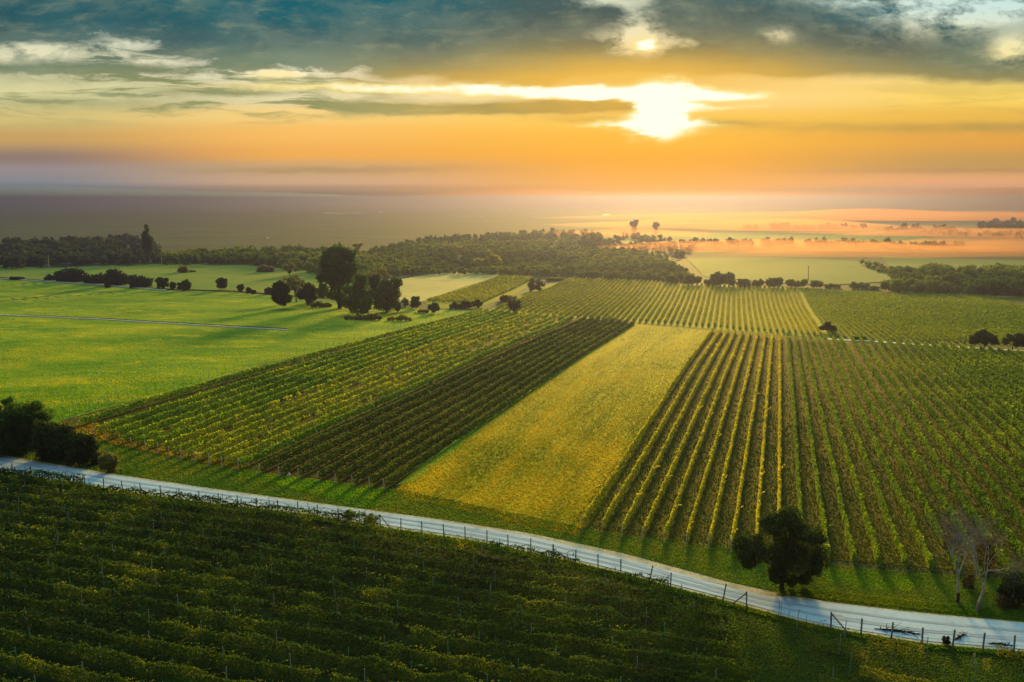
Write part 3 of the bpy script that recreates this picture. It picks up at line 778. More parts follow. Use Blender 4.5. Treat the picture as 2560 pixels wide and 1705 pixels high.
def tree(name, label, cat, base_px, blobs, mat, bark, group=None, cover=2.2, sk=0.0015, smin=0.07, trunk_r=None, trunk=True, depth_r=1.0, fork=0.45, sub=7, squash=0.9, swell=1.12):
    """blobs: (px, py, radius px) seen in the photograph; they are placed round the trunk's own distance with real depth"""
    B = ground(*base_px); Y = B[1]; root = empty(name, tuple(B)); tag(root, label, cat, group)
    pxm = math.hypot(Y, H) / F                      # metres per photograph pixel there
    C, Rr = [], []
    for (x, y, r) in blobs:
        r = r * swell
        c = at_depth(x, y, Y + rng.uniform(-0.5, 0.5) * r * pxm * depth_r); rm = r * pxm
        for j in range(sub):                        # break every mass into smaller boughs
            d = rng.normal(size=3); d /= np.linalg.norm(d)
            C.append(c + d * rm * rng.uniform(0.45, 0.72) * np.array([1, 1, squash])); Rr.append(rm * rng.uniform(0.26, 0.50))
        C.append(c); Rr.append(rm * 0.62)
    C, Rr = np.array(C), np.array(Rr)
    gz = terr(C[:, 0], C[:, 1]) + Rr * 0.35; C[:, 2] = np.maximum(C[:, 2], gz)
    s = max(smin, Y * sk)
    n = np.maximum(10, cover * 4 * math.pi * Rr ** 2 / (1.1 * s * s) * 0.45).astype(int)
    P, Sz = blob_leaves(C - B, Rr, n, s, squash)
    v, f = leaves(P, Sz)
    # leaf tone drifts bough by bough as well as leaf by leaf
    tone = np.repeat(rng.random(len(n)), n) * 0.5 + rng.random(len(P)) * 0.5
    link('crown', mesh_np('crown', v, f, tone), mat, root)
    if trunk:
        top = (C - B).mean(0); zt = max(C[:, 2].max() - B[2], 1.0); r0 = trunk_r or zt * 0.028
        fz = max(0.5, zt * fork)
        ax = np.array([top[0] * 0.25, top[1] * 0.25])
        mb = MB().tube([(0, 0, -0.15), (ax[0] * 0.3, ax[1] * 0.3, fz * 0.5), (ax[0], ax[1], fz)], [r0 * 1.25, r0 * 0.9, r0 * 0.75], 8)
        order = np.argsort(-Rr)[:14]
        for j in order:
            e = C[j] - B; m_ = np.array([ax[0], ax[1], fz]) * 0.45 + e * 0.55 + rng.normal(0, 0.1, 3) * Rr[j]
            mb.tube([(ax[0], ax[1], fz * rng.uniform(0.7, 1.0)), m_, e], [r0 * 0.5, r0 * 0.3, r0 * 0.12], 5)
        mb.build('trunk', bark, root)
    return root


def auto_blobs(x0, x1, y0, y1, n=6):
    """an uneven roundish crown between the given picture bounds"""
    cx, cy, rx, ry = (x0 + x1) / 2, (y0 + y1) / 2, (x1 - x0) / 2, (y1 - y0) / 2
    if rx > 1.35 * ry:                                # long low shapes: overlapping humps side by side
        m = max(3, int(round(rx / ry * 1.7))); out = []
        for i in range(m):
            t = (i + 0.5) / m; k = 1 - 0.35 * abs(2 * t - 1) ** 3; r = ry * rng.uniform(0.58, 1.02) * k
            out += [(x0 + ry * 0.6 + (x1 - x0 - 1.2 * ry) * t, y1 - r, r), (x0 + ry * 0.6 + (x1 - x0 - 1.2 * ry) * t, y1 - r * 0.5, r * 0.8)]
        return out
    out = [(cx, cy, min(rx, ry) * 0.85)]
    for i in range(n):
        a = 2 * math.pi * (i + rng.uniform(0, 0.6)) / n; k = rng.uniform(0.50, 0.66)
        out.append((cx + math.cos(a) * rx * k, cy + math.sin(a) * ry * k, min(rx, ry) * rng.uniform(0.42, 0.6)))
    return out


def bush(name, label, cat, x0, x1, y0, y1, mat, group=None, bark=None, trunk=False, n=6, **k):
    return tree(name, label, cat, ((x0 + x1) / 2, y1), auto_blobs(x0, x1, y0, y1 - (y1 - y0) * (0.12 if trunk else 0.02), n), mat, bark or M['bark'], group, trunk=trunk, **k)


# the dark tree by the road
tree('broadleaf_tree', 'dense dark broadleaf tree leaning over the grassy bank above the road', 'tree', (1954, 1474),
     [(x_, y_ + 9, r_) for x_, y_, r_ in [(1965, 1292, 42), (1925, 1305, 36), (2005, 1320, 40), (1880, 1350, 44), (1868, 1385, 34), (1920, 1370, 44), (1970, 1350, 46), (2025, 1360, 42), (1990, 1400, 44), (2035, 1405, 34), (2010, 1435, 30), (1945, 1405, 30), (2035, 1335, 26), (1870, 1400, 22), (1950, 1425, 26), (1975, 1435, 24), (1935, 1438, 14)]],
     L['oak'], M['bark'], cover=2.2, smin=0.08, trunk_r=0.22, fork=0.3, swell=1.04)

# the tree clump at the meadow's end
tree('poplar_tree', 'very tall spreading tree, the tallest of the clump at the meadow end', 'tree', (849, 771),
     [(840, 645, 30), (865, 650, 28), (822, 655, 26), (846, 632, 24), (872, 640, 18), (818, 640, 16), (838, 680, 30), (866, 682, 26), (818, 690, 22), (845, 712, 26), (872, 700, 18), (806, 695, 14), (850, 738, 20), (830, 740, 16), (880, 668, 16), (812, 668, 14), (852, 755, 12)], L['tree'], M['bark'], cover=2.0)
bush('round_tree', 'dark bushy tree at the open end of the clump, crown down to the ground', 'tree', 672, 730, 692, 773, L['hedge'])
tree('slender_tree', 'loose brownish slender tree behind the dark bushy tree', 'tree', (741, 755), [(718, 702, 14), (738, 700, 16), (752, 706, 12), (728, 716, 14), (744, 722, 14), (705, 708, 8)], L['olive'], M['greybark'], cover=0.9)
bush('round_tree', 'low dark round tree between the bushy tree and the tallest tree', 'tree', 742, 796, 707, 764, L['hedge'])
bush('shrub', 'dim green shrub tucked under the tallest tree of the clump', 'shrub', 790, 822, 702, 752, L['tree'])
tree('round_tree', 'broad round tree on several thin trunks, in front of the tallest tree', 'tree', (894, 789), [(898, 712, 26), (880, 730, 26), (915, 732, 24), (898, 752, 30), (875, 752, 20), (920, 756, 20), (905, 698, 16), (884, 770, 14), (912, 772, 14)], L['tree'], M['bark'], cover=2.0)
tree('round_tree', 'small dark round crown showing above and between the clump trees', 'tree', (940, 770), [(938, 698, 17), (930, 706, 12), (946, 710, 12), (938, 722, 14), (938, 740, 14)], L['hedge'], M['bark'])
tree('round_tree', 'broad two-topped tree at the gate end of the clump', 'tree', (966, 781), [(958, 718, 22), (985, 705, 18), (975, 725, 24), (950, 740, 22), (988, 738, 18), (968, 756, 24), (992, 718, 10), (948, 762, 16), (988, 760, 14), (966, 772, 12)], L['tree'], M['bark'], cover=2.0)
bush('bush', 'small round bush just behind the gate pillars', 'bush', 1024, 1052, 740, 772, L['tree'])
bush('bush', 'little dark bush at the foot of the clump beside the gate', 'bush', 985, 1004, 752, 781, L['tree'])
bush('bush', 'low pale green bush in the gateway', 'bush', 1003, 1022, 744, 768, L['olive'])
bush('bush', 'isolated round green bush on the bright grass beyond the gate', 'bush', 1068, 1102, 755, 784, L['tree'], trunk=True)
bush('bush', 'low rounded thicket of straw-yellow weeds in front of the clump', 'bush', 962, 1036, 782, 802, L['yellow'], cover=1.2, squash=0.6)
bush('bush', 'flat pale green undergrowth bush below the tallest tree', 'bush', 770, 835, 748, 768, L['olive'], squash=0.6)
bush('bush', 'flat olive thicket under the many-trunked round tree', 'bush', 855, 960, 778, 800, L['olive'], squash=0.6)
bush('bush', 'grassy yellow thicket leading from the gate to the isolated bush', 'bush', 1040, 1075, 768, 782, L['yellow'], squash=0.6)
tree('willow_tree', 'pale olive feathery tree behind the clump', 'tree', (935, 705), [(915, 692, 14), (935, 684, 16), (955, 680, 16), (965, 690, 12), (900, 686, 10)], L['olive'], M['greybark'], cover=1.0)
bush('bush', 'dark spiky bush on the bank at the end of the bright grass', 'bush', 1118, 1165, 750, 772, L['tree'])
bush('bush', 'dark brown bush beside the spiky bush on the bank', 'bush', 1150, 1182, 748, 770, L['hedge'])
bush('bush', 'dark rounded bush, last of the three on the bank', 'bush', 1178, 1206, 748, 770, L['hedge'])
bush('round_tree', 'lone round bush-like tree where the old vineyard meets the cross track', 'tree', 1270, 1304, 748, 784, L['tree'], trunk=True)
tree('broadleaf_tree', 'tall dark bush-tree at the head of the hazy golden rows', 'tree', (1330, 728), [(1330, 702, 10), (1326, 712, 9), (1332, 720, 9), (1345, 706, 10), (1356, 710, 8), (1345, 720, 9)], L['tree'], M['bark'])
bush('bush', 'yellow grassy thicket along the edge of the small plot', 'bush', 1245, 1300, 730, 752, L['yellow'], cover=1.0)
bush('bush', 'reddish low bush in the boundary strip of the small plot', 'bush', 1250, 1272, 738, 756, L['brown'])
bush('bush', 'straw-coloured scrub at the head of the golden rows', 'bush', 1362, 1415, 690, 702, L['yellow'], cover=1.0, squash=0.6)
tree('round_tree', 'small dark double-crowned tree by the cross track where golden and green rows meet', 'tree', (2072, 832), [(2065, 816, 12), (2080, 820, 11), (2055, 820, 7), (2073, 810, 8), (2088, 824, 6)], L['oak'], M['bark'])
bush('bush', 'low dark bush on the cross track near the double-crowned tree', 'bush', 2130, 2165, 836, 850, L['tree'], squash=0.6)
tree('round_tree', 'wide black tree standing over the white track', 'tree', (2460, 872), [(2445, 845, 17), (2465, 838, 16), (2480, 846, 14), (2432, 850, 12), (2462, 856, 12), (2490, 855, 8)], L['oak'], M['bark'])
tree('round_tree', 'wide black tree standing over the white track where it leaves the picture', 'tree', (2530, 876), [(2530, 846, 15), (2550, 842, 17), (2515, 852, 10), (2572, 850, 16), (2545, 860, 12)], L['oak'], M['bark'])

# hedge and little trees along the meadow's far side
for (a, b, c, d, lab) in [(108, 150, 690, 701, 'low tapering start of the black hedge by the white wall'), (135, 225, 669, 704, 'high rounded first hump of the black hedge by the white wall'), (200, 270, 679, 709, 'lower middle stretch of the black hedge by the white wall'), (255, 330, 675, 713, 'long high second hump of the black hedge by the white wall'), (315, 384, 682, 719, 'sloping last stretch of the black hedge by the white wall')]:
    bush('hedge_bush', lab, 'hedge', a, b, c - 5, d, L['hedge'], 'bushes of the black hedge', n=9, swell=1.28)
for (a, b, c, d, lab, tr) in [(387, 425, 691, 722, 'square-topped dark round tree next to the black hedge', False), (424, 440, 704, 724, 'small dark bush wedged between two round trees near the hedge', False), (438, 480, 692, 726, 'dark round tree with a short trunk, end of the hedge line', True), (538, 570, 694, 726, 'lone round tree halfway between hedge and tree clump', True), (592, 612, 711, 731, 'small ragged tree between the lone round tree and the clump', True), (614, 628, 719, 734, 'tiny bare-looking shrub on the field edge', False), (627, 640, 724, 736, 'tiny dark shrub on the field edge', False), (660, 680, 720, 736, 'small dark bush against the foot of the clump', False), (440, 473, 659, 682, 'grey-green round bush alone in the far meadow', False), (473, 491, 673, 681, 'tiny low bush beside the grey-green bush', False), (24, 62, 690, 700, 'low scrubby bush behind the end of the white wall', False), (262, 276, 705, 720, 'small black shrub where the ditch meets the white wall', False)]:
    bush('round_tree' if tr or b - a > 18 and 'tree' in lab else 'bush', lab, 'tree' if 'tree' in lab.split('between')[0].split('next')[0] else 'bush', a, b, c, d, L['olive'] if 'grey-green' in lab else L['hedge'], trunk=tr)

# poplar and other trees that stand out against the plain
tree('poplar_tree', 'tall narrow dark poplar rising above the wood edge', 'tree', (367, 656), [(366, 572, 7), (366, 585, 10), (367, 598, 12), (368, 612, 13), (368, 625, 12), (367, 638, 12), (362, 592, 8), (373, 606, 9), (366, 565, 4), (375, 618, 8)], L['tree'], M['bark'], squash=1.3, cover=2.6, swell=1.15)
tree('spreading_tree', 'dark bushy lone tree in the orange mist, larger of the pair', 'tree', (1585, 582), [(1583, 556, 7), (1591, 553, 6), (1578, 560, 6), (1588, 562, 7), (1585, 570, 7), (1585, 577, 6)], L['oak'], M['bark'], 'lone trees in the orange mist')
tree('spreading_tree', 'dark bushy lone tree in the orange mist, smaller of the pair', 'tree', (1641, 582), [(1640, 559, 6), (1645, 563, 5), (1635, 563, 5), (1640, 570, 6), (1640, 577, 5)], L['oak'], M['bark'], 'lone trees in the orange mist')
tree('spreading_tree', 'open fan-shaped tree with bright leaves standing out of the wood edge', 'tree', (1478, 620), [(1462, 595, 10), (1480, 590, 12), (1497, 597, 10), (1470, 606, 9), (1488, 606, 10), (1452, 604, 7)], L['olive'], M['greybark'], cover=0.8)
tree('broadleaf_tree', 'bright yellow tree in front of the dark wood', 'tree', (1200, 672), [(1196, 652, 10), (1190, 661, 9), (1225, 645, 13), (1240, 648, 12), (1215, 654, 10), (1235, 656, 9), (1222, 634, 8), (1246, 655, 7)], L['yellow'], M['greybark'], cover=1.6)
tree('broadleaf_tree', 'pale yellow-green tree on a white trunk at the wood edge', 'tree', (698, 662), [(690, 640, 9), (705, 636, 10), (718, 642, 9), (680, 644, 6), (700, 648, 8)], L['olive'], M['palebark'], cover=1.0)
tree('slender_tree', 'yellow-green tall shrub in front of the wood by the clump', 'tree', (724, 690), [(715, 668, 9), (730, 665, 10), (742, 672, 8), (722, 676, 8)], L['olive'], M['bark'], cover=1.1)
bush('bush', 'long olive thicket at the far edge of the meadow', 'bush', 636, 690, 658, 681, L['olive'])
bush('broadleaf_tree', 'small yellow crown in the dark wood edge beyond the poplar', 'tree', 602, 628, 630, 654, L['yellow'])
tree('broadleaf_tree', 'bright yellow-green tree top just behind the tallest tree', 'tree', (848, 668), [(838, 618, 9), (852, 616, 10), (862, 620, 7), (848, 630, 10), (848, 645, 9)], L['yellow'], M['bark'])
tree('broadleaf_tree', 'orange-yellow tree top in the wood next to the tallest tree', 'tree', (893, 650), [(888, 614, 7), (900, 613, 7), (892, 624, 8), (894, 636, 8)], L['yellow'], M['bark'])

# bushes and trees bordering the far side of the golden rows
edge = [(1700, 1762, 672, 713, 'round dark tree, first of the line behind the golden rows'), (1756, 1790, 690, 714, 'low bush between two tall crowns of the line'), (1774, 1812, 677, 715, 'tall bushy crown, twin of its neighbour in the line'), (1806, 1840, 678, 716, 'second tall bushy crown of the twin pair in the line'), (1838, 1880, 693, 717, 'flat-topped low bush of the line past the twin crowns'), (1875, 1912, 693, 718, 'flat dark bush before the tall tree of the line'),
        (1908, 1960, 683, 719, 'broad tall tree in the middle of the line behind the golden rows'), (1962, 2020, 691, 719, 'wide domed dark tree of the line'), (2022, 2062, 694, 720, 'small peaked tree with a dark top at the line end'), (2058, 2105, 706, 720, 'low yellowish bush past the peaked tree'), (2120, 2178, 699, 722, 'broad low dome-shaped bush in the gap of the line'), (2194, 2264, 692, 728, 'large dark tree at the corner of the misty meadow'), (2172, 2200, 712, 724, 'low scrub beside the corner tree'), (1660, 1705, 682, 708, 'dark rounded bush at the tip of the wood')]
for (a, b, c, d, lab) in edge:
    bush('hedgerow_tree', lab, 'tree' if 'tree' in lab or 'crown' in lab else 'bush', a, b, c, d, L['wood'], 'hedgerow behind the golden rows', trunk='tree' in lab)

# trees standing in the mist: three drifting lines
mist = []
for (xs, y0, y1, w) in [([1868, 1890, 1934, 1950, 1968, 1992, 2012, 2030, 2055, 2072, 2090, 2110, 2135, 2158], 557, 570, 22), ([2222, 2240, 2262, 2290, 2306, 2343, 2360, 2380], 560, 576, 24), ([2455, 2475, 2495, 2515, 2535, 2555], 554, 570, 26)]:
    for x in xs: mist.append((x, y0 + rng.uniform(-2, 5), y1 + 3, w * rng.uniform(0.8, 1.15), 0))
for (x0, x1, y0, y1, st) in [(1706, 1886, 594, 614, 17), (1912, 1990, 592, 612, 16), (2022, 2220, 594, 613, 18), (2215, 2412, 602, 620, 17)]:
    x = x0
    while x <= x1:
        mist.append((x, y0 + rng.uniform(-2, 5), y1 + rng.uniform(0, 3) + (x - x0) * 0.01, st * rng.uniform(1.2, 1.6), 1)); x += st
mist.append((2397, 595, 618, 34, 2))
for i, (x, y0, y1, w, row) in enumerate(sorted(mist, key=lambda q: (q[4], q[0]))):
    nm = ['back', 'middle', 'middle'][row]
    c = 1 + sum(1 for q in mist if q[4] == row and q[0] < x)
    lab = 'large dark round tree at the end of the middle line in the mist' if row == 2 else f'{ordinal(c)} bushy tree of the {nm} tree line in the mist, counting from the sun side'
    bush('misty_tree', lab, 'tree', x - w / 2, x + w / 2, y0, y1, L['wood'] if row else L['oak'], f'trees of the {nm} line in the mist', n=4, sub=4, cover=1.6)


# ------------------------------------------------------------------ the far woods: masses nobody could count
def wood(poly, n, hpx, mat, wpx=None, name='wood', cover=1.3, sk=0.0014):
    b = sample(poly, n); G = ground(b[:, 0], b[:, 1]); C, Rr = [], []
    for g in G:
        pm = math.hypot(g[1], H) / F; h = hpx * pm * rng.uniform(0.6, 1.15); h = min(h, 15); w = h * rng.uniform(0.38, 0.6)
        for j in range(5):
            a = rng.uniform(0, 6.28); k = rng.uniform(0.2, 0.7) * w
            C.append((g[0] + math.cos(a) * k, g[1] + math.sin(a) * k, g[2] + h * rng.uniform(0.3, 0.78))); Rr.append(w * rng.uniform(0.4, 0.62))
        C.append((g[0], g[1], g[2] + h * 0.75)); Rr.append(w * 0.5)
    C, Rr = np.array(C), np.array(Rr); d = np.hypot(C[:, 0], C[:, 1]); s = d * sk
    nl = np.clip(cover * 4 * math.pi * Rr ** 2 / (1.1 * s * s) * 0.4, 5, 400).astype(int)
    P, Sz = blob_leaves(C, Rr, nl, 1.0); Sz = Sz * np.repeat(s, nl)
    v, f = leaves(P, Sz, asp=0.7)
    tone = np.repeat(np.repeat(rng.random(n), 6), nl) * 0.6 + rng.random(len(P)) * 0.4
    return tag(link(name, mesh_np(name, v, f, tone), mat), kind='stuff')


wood([(395, 664), (400, 650), (560, 640), (700, 636), (800, 640), (900, 640), (930, 700), (870, 705), (800, 690), (700, 670), (620, 664)], 560, 24, L['wood'], name='woods')
wood([(870, 703), (900, 640), (1000, 622), (1200, 618), (1500, 630), (1600, 640), (1700, 672), (1730, 706), (1560, 703), (1420, 693), (1250, 688), (1000, 690)], 1700, 19, L['wood'], name='woods')
wood([(960, 622), (1080, 600), (1250, 590), (1400, 583), (1500, 588), (1520, 610), (1560, 625), (1300, 625), (1100, 628)], 650, 14, L['wood'], name='woods')
wood([(-120, 668), (-120, 640), (60, 630), (200, 625), (400, 630), (400, 664), (150, 668), (60, 676)], 330, 30, L['wood_grey'], name='woods')
wood([(-120, 640), (-100, 620), (150, 613), (330, 606), (345, 625), (200, 630), (0, 640)], 160, 24, L['wood_grey'], name='woods')
wood([(2215, 728), (2240, 702), (2330, 690), (2480, 690), (2700, 690), (2700, 745), (2420, 740), (2260, 735)], 420, 34, L['wood'], name='woods')
wood([(2140, 660), (2300, 686), (2240, 690), (2200, 682)], 40, 14, L['wood'], name='woods')
wood([(2200, 575), (2600, 590), (2600, 600), (2400, 592)], 80, 12, L['wood'], name='woods')
wood([(2440, 560), (2700, 560), (2700, 585), (2560, 590)], 80, 16, L['wood_grey'], name='woods')
wood([(1400, 640), (1560, 590), (1660, 600), (1740, 620), (1700, 650), (1600, 660)], 260, 13, L['olive'], name='undergrowth')
# shrubs by the road
for blobs, base, lab, mt in [
        ([(30, 1050, 34), (75, 1036, 26), (60, 1065, 40), (20, 1090, 40), (100, 1060, 30), (70, 1110, 40), (20, 1018, 14), (110, 1050, 16), (35, 1130, 34)], (60, 1160), 'tall black shrub mass at the roadside, highest of the three', L['tree']),
        ([(130, 1090, 34), (160, 1110, 32), (110, 1125, 34), (180, 1135, 26), (150, 1145, 28)], (140, 1178), 'middle black roadside shrub below the old vineyard corner', L['hedge']),
        ([(205, 1120, 24), (225, 1142, 22), (195, 1150, 24), (240, 1160, 15)], (215, 1186), 'smallest black roadside shrub, beside the yellow weeds', L['hedge']),
        ([(-60, 1060, 50), (-30, 1100, 50), (-90, 1110, 50)], (-40, 1160), 'black shrub cut off by the picture edge', L['hedge'])]:
    blobs = [(x_, y_ - 10, r_) for x_, y_, r_ in blobs]; base = (base[0], base[1] - 26)
    tree('roadside_shrub', lab, 'shrub', base, blobs, mt, M['bark'], trunk=False, cover=2.4, smin=0.09, swell=1.3, sub=10)
for (a, b, c, d, lab, mt) in [(240, 300, 1128, 1180, 'weedy olive bush beside the black shrubs', 'olive'), (2480, 2600, 1430, 1500, 'dark shrub behind the bare trees by the picture edge', 'hedge'), (2480, 2560, 1478, 1520, 'brown brushwood heap at the foot of the second bare tree', 'brown'), (2405, 2440, 1430, 1480, 'orange-brown shrub between the two bare trees', 'brown'), (2350, 2400, 1300, 1400, 'dead brown leafy shrub behind the first bare tree', 'brown'),
                              (2420, 2500, 1330, 1430, 'thin brown shrub between the crowns of the bare trees', 'brown'), (905, 945, 1285, 1312, 'leafy green bush against the braced fence post', 'tree'), (858, 890, 1272, 1300, 'light green weedy bush by the fence', 'right'), (2355, 2375, 1590, 1612, 'small dead bush tangled in the fence', 'brown')]:
    bush('shrub', lab, 'shrub', a, b, c, d, L[mt], cover=0.35 if mt in ('brown', 'yellow') else 1.5, smin=0.06)


# ------------------------------------------------------------------ bare trees
def bare_tree(label, base_px, top_px, spread, lean, seed, dark_foot):
    rs = np.random.default_rng(seed)
    B = ground(*base_px); Y = B[1]; root = empty('bare_tree', tuple(B)); tag(root, label, 'tree')
    hgt = at_depth(*top_px, Y)[2] - B[2]; mb, mt = MB(), MB()
    def grow(p, d, ln, r, lev):
        n = 4; pts = [p]; 
        for i in range(n):
            d = d + rs.normal(0, 0.13 + 0.03 * lev, 3); d[2] += 0.05; d /= np.linalg.norm(d); pts.append(pts[-1] + d * ln / n)
        (mb if lev < 4 else mt).tube(pts, np.linspace(r, r * 0.62, n + 1), 6 if lev < 2 else 4)
        if lev >= 6: return
        k = rs.integers(2, 5) if lev > 1 else 3
        for j in range(k):
            a = rs.normal(0, spread, 3); a[2] = abs(a[2]) * 0.2; nd = d + a; nd /= np.linalg.norm(nd)
            grow(pts[-1] if j < 2 else pts[rs.integers(2, 4)], nd, ln * rs.uniform(0.62, 0.86), r * rs.uniform(0.5, 0.68), lev + 1)
    p1 = np.array([lean * hgt * 0.35, 0, hgt * 0.30])
    f = MB().tube([(0, 0, -0.2), (lean * 0.4, 0, hgt * 0.12), ], [0.16, 0.12], 8)
    f.build('trunk', M['bark'] if dark_foot else M['greybark'], root)
    mb.tube([(lean * 0.4, 0, hgt * 0.12), p1 * 0.75, p1], [0.12, 0.10, 0.09], 8)
    for j in range(3):
        d = np.array([rs.normal(lean, spread), rs.normal(0, spread), 1.0]); d /= np.linalg.norm(d); grow(p1, d, hgt * 0.27, 0.062, 1)
    mb.build('limbs', M['palebark'], root); mt.build('twigs', M['greybark'], root)


bare_tree('bare pale-barked tree with a dark foot, the one nearer the black leafy tree', (2394, 1507), (2383, 1290), 0.36, -0.06, 5, True)
bare_tree('bare forked white-barked tree beside the picture edge', (2443, 1529), (2474, 1330), 0.40, 0.14, 9, False)


# ------------------------------------------------------------------ fences, poles, walls, gate
def post_between(root, name, x, y, h, r, mat, tilt=(0, 0)):
    z = float(terr(x, y)); o = MB().tube([(x, y, z - 0.15), (x + tilt[0], y + tilt[1], z + h)], r, 6).build(name, mat, root)
    o.data.transform(__import__('mathutils').Matrix.Translation(-root.location)); return np.array([x + tilt[0], y + tilt[1], z + h])


def fence(label, pts_px, h, r, mat, wires, braces=(), leans=None, name='wire_fence', wr=0.012):
    G = ground(*np.array(pts_px, float).T); root = empty(name, tuple(G[0])); tag(root, label, 'fence'); tops = []
    for i, g in enumerate(G):
        t = (leans or {}).get(i, (rng.normal(0, 0.04), rng.normal(0, 0.04)))
        tops.append(post_between(root, 'post', g[0], g[1], h * rng.uniform(0.95, 1.06), r, mat, t))
    for w in wires:
        mb = MB()
        for i in range(len(G) - 1):
            a = G[i] + (tops[i] - G[i]) * w; b = G[i + 1] + (tops[i + 1] - G[i + 1]) * w
            m_ = (a + b) / 2; m_[2] -= 0.05; mb.tube([a, m_, b], wr, 3)
        o = mb.build('wire', M['wire'], root); o.data.transform(__import__('mathutils').Matrix.Translation(-root.location))
    for (i, fx, fy) in braces:
        e = ground(fx, fy); o = MB().tube([tops[i] - np.array([0, 0, 0.12]), e], r * 0.9, 6).build('brace', mat, root); o.data.transform(__import__('mathutils').Matrix.Translation(-root.location))
    return root


f1x = [-15, 32, 79, 123, 168, 213, 260, 306, 353, 403, 449, 498, 546, 595, 643, 695, 745, 794, 848, 898, 951, 1002, 1056, 1110, 1163, 1217, 1271, 1327, 1384, 1438, 1495, 1552, 1622, 1676, 1806, 1866]
fy = lambda x: float(interp([(q[0], q[1] + 5) for q in GRAV_LO], x))
fence('long wire fence of dark round posts and braces along the pale road', [(x, fy(x)) for x in f1x], 1.75, 0.062, M['post'], (0.93, 0.62, 0.3), braces=[(20, 981, fy(981) - 1), (20, 925, fy(925) - 1), (0, 16, fy(16) + 2), (35, 1828, fy(1828))], leans={32: (0.35, 0.1), 34: (0.28, 0.1)})
f2x = [2077, 2152, 2227, 2304, 2380, 2456, 2534, 2612]
fence('short wire fence of thick posts starting at a slanting brace, past the gap', [(x, fy(x) + (3 if x > 2100 else 0)) for x in f2x], 1.75, 0.07, M['post'], (0.9, 0.5), braces=[(0, 2126, fy(2126) + 3)])
for i, (x, hh) in enumerate([(1946, 1.6), (1951, 1.5), (1971, 1.0), (2014, 1.0)]):
    g = ground(x, fy(x)); o = MB().tube([(0, 0, -0.1), (0.03, 0, hh)], 0.022, 5).build('fence_stake', M['stake']); o.location = tuple(g)
    tag(o, ['tall thin stake in the fence gap', 'thin stake close beside the tall one in the fence gap', 'short stake in the middle of the fence gap', 'short stake in the fence gap nearest the slanting brace'][i] + ' at the roadside', 'stake', 'thin stakes in the fence gap')
# thin posts along the upper edge of the old vineyard
U_ = []
x = 175.0
while x < 1160:
    yb = float(interp(LV_TOP, x)) - 4; U_.append((x, yb)); x += 27 - 13 * (x / 1160)
fence('thin-posted wire fence between the green meadow and the old vineyard', U_, 1.9, 0.035, M['post'], (0.92,), wr=0.008)
for (x, y0, y1, lab) in [(123, 637, 672, 'pale utility pole before the misty wood, the one near the black hedge'), (404, 635, 665, 'pale utility pole at the meadow edge beyond the hedge trees'), (1346, 653, 690, 'pale utility pole against the dark wood above the small plot'), (2021, 664, 700, 'thin dark utility pole standing in the misty meadow')]:
    g = ground(x, y1); tp = at_depth(x - (3 if x < 200 else 0), y0, g[1]); root = empty('utility_pole', tuple(g)); tag(root, lab, 'utility pole', 'utility poles')
    d = tp - g
    MB().tube([(0, 0, -0.3), d], [0.22, 0.16], 7).build('pole', M['palepost'] if x < 2000 else M['post'], root)
    MB().box((d[0] - 0.9, d[1] - 0.06, d[2] - 0.6), (d[0] + 0.9, d[1] + 0.06, d[2] - 0.45)).build('crossarm', M['post'], root)


def wall(name, label, cat, pts, width, h, mat):
    p = np.array(pts, float); n = 50; d = np.concatenate([[0], np.cumsum(np.hypot(*np.diff(p, axis=0).T))]); t = np.linspace(0, d[-1], n)
    P = ground(np.interp(t, d, p[:, 0]), np.interp(t, d, p[:, 1])); T = np.gradient(P[:, :2], axis=0); T /= np.linalg.norm(T, axis=1)[:, None]
    N = np.stack([-T[:, 1], T[:, 0]], -1) * width / 2; V = []
    for sg, zz in ((-1, -0.2), (-1, h), (1, h), (1, -0.2)):
        q = P[:, :2] + N * sg; V.append(np.column_stack([q, terr(q[:, 0], q[:, 1]) + zz]))
    V = np.concatenate(V); i = np.arange(n - 1); f = np.concatenate([np.stack([i + k * n, i + 1 + k * n, i + 1 + (k + 1) * n, i + (k + 1) * n], -1) for k in range(3)] + [np.array([[0, n, 2 * n, 3 * n], [n - 1, 2 * n - 1, 3 * n - 1, 4 * n - 1]])])
    return tag(link(name, mesh_np(name, V, f), mat), label, cat)


wall('concrete_channel', 'low pale concrete channel wall running along the black hedge', 'channel', [(-120, 688), (0, 697), (262, 714), (419, 727)], 0.7, 0.55, M['concrete'])
wall('concrete_channel', 'long pale concrete channel crossing the middle of the green meadow', 'channel', [(-120, 779), (0, 788), (250, 799), (500, 814), (718, 826)], 0.9, 0.32, M['concrete'])
wall('weed_strip', 'thin dark strip of weeds along the back of the meadow channel', 'weeds', [(60, 789.5), (250, 797), (500, 811.5), (716, 823.5)], 0.8, 0.35, M['ditch'])
hs = [(185, 703), (218, 706), (247, 709), (262, 710), (310, 715), (340, 718), (383, 720), (433, 724)]
fence('row of short pale posts in front of the black hedge', hs, 1.7, 0.07, M['palepost'], (0.9,), wr=0.01)

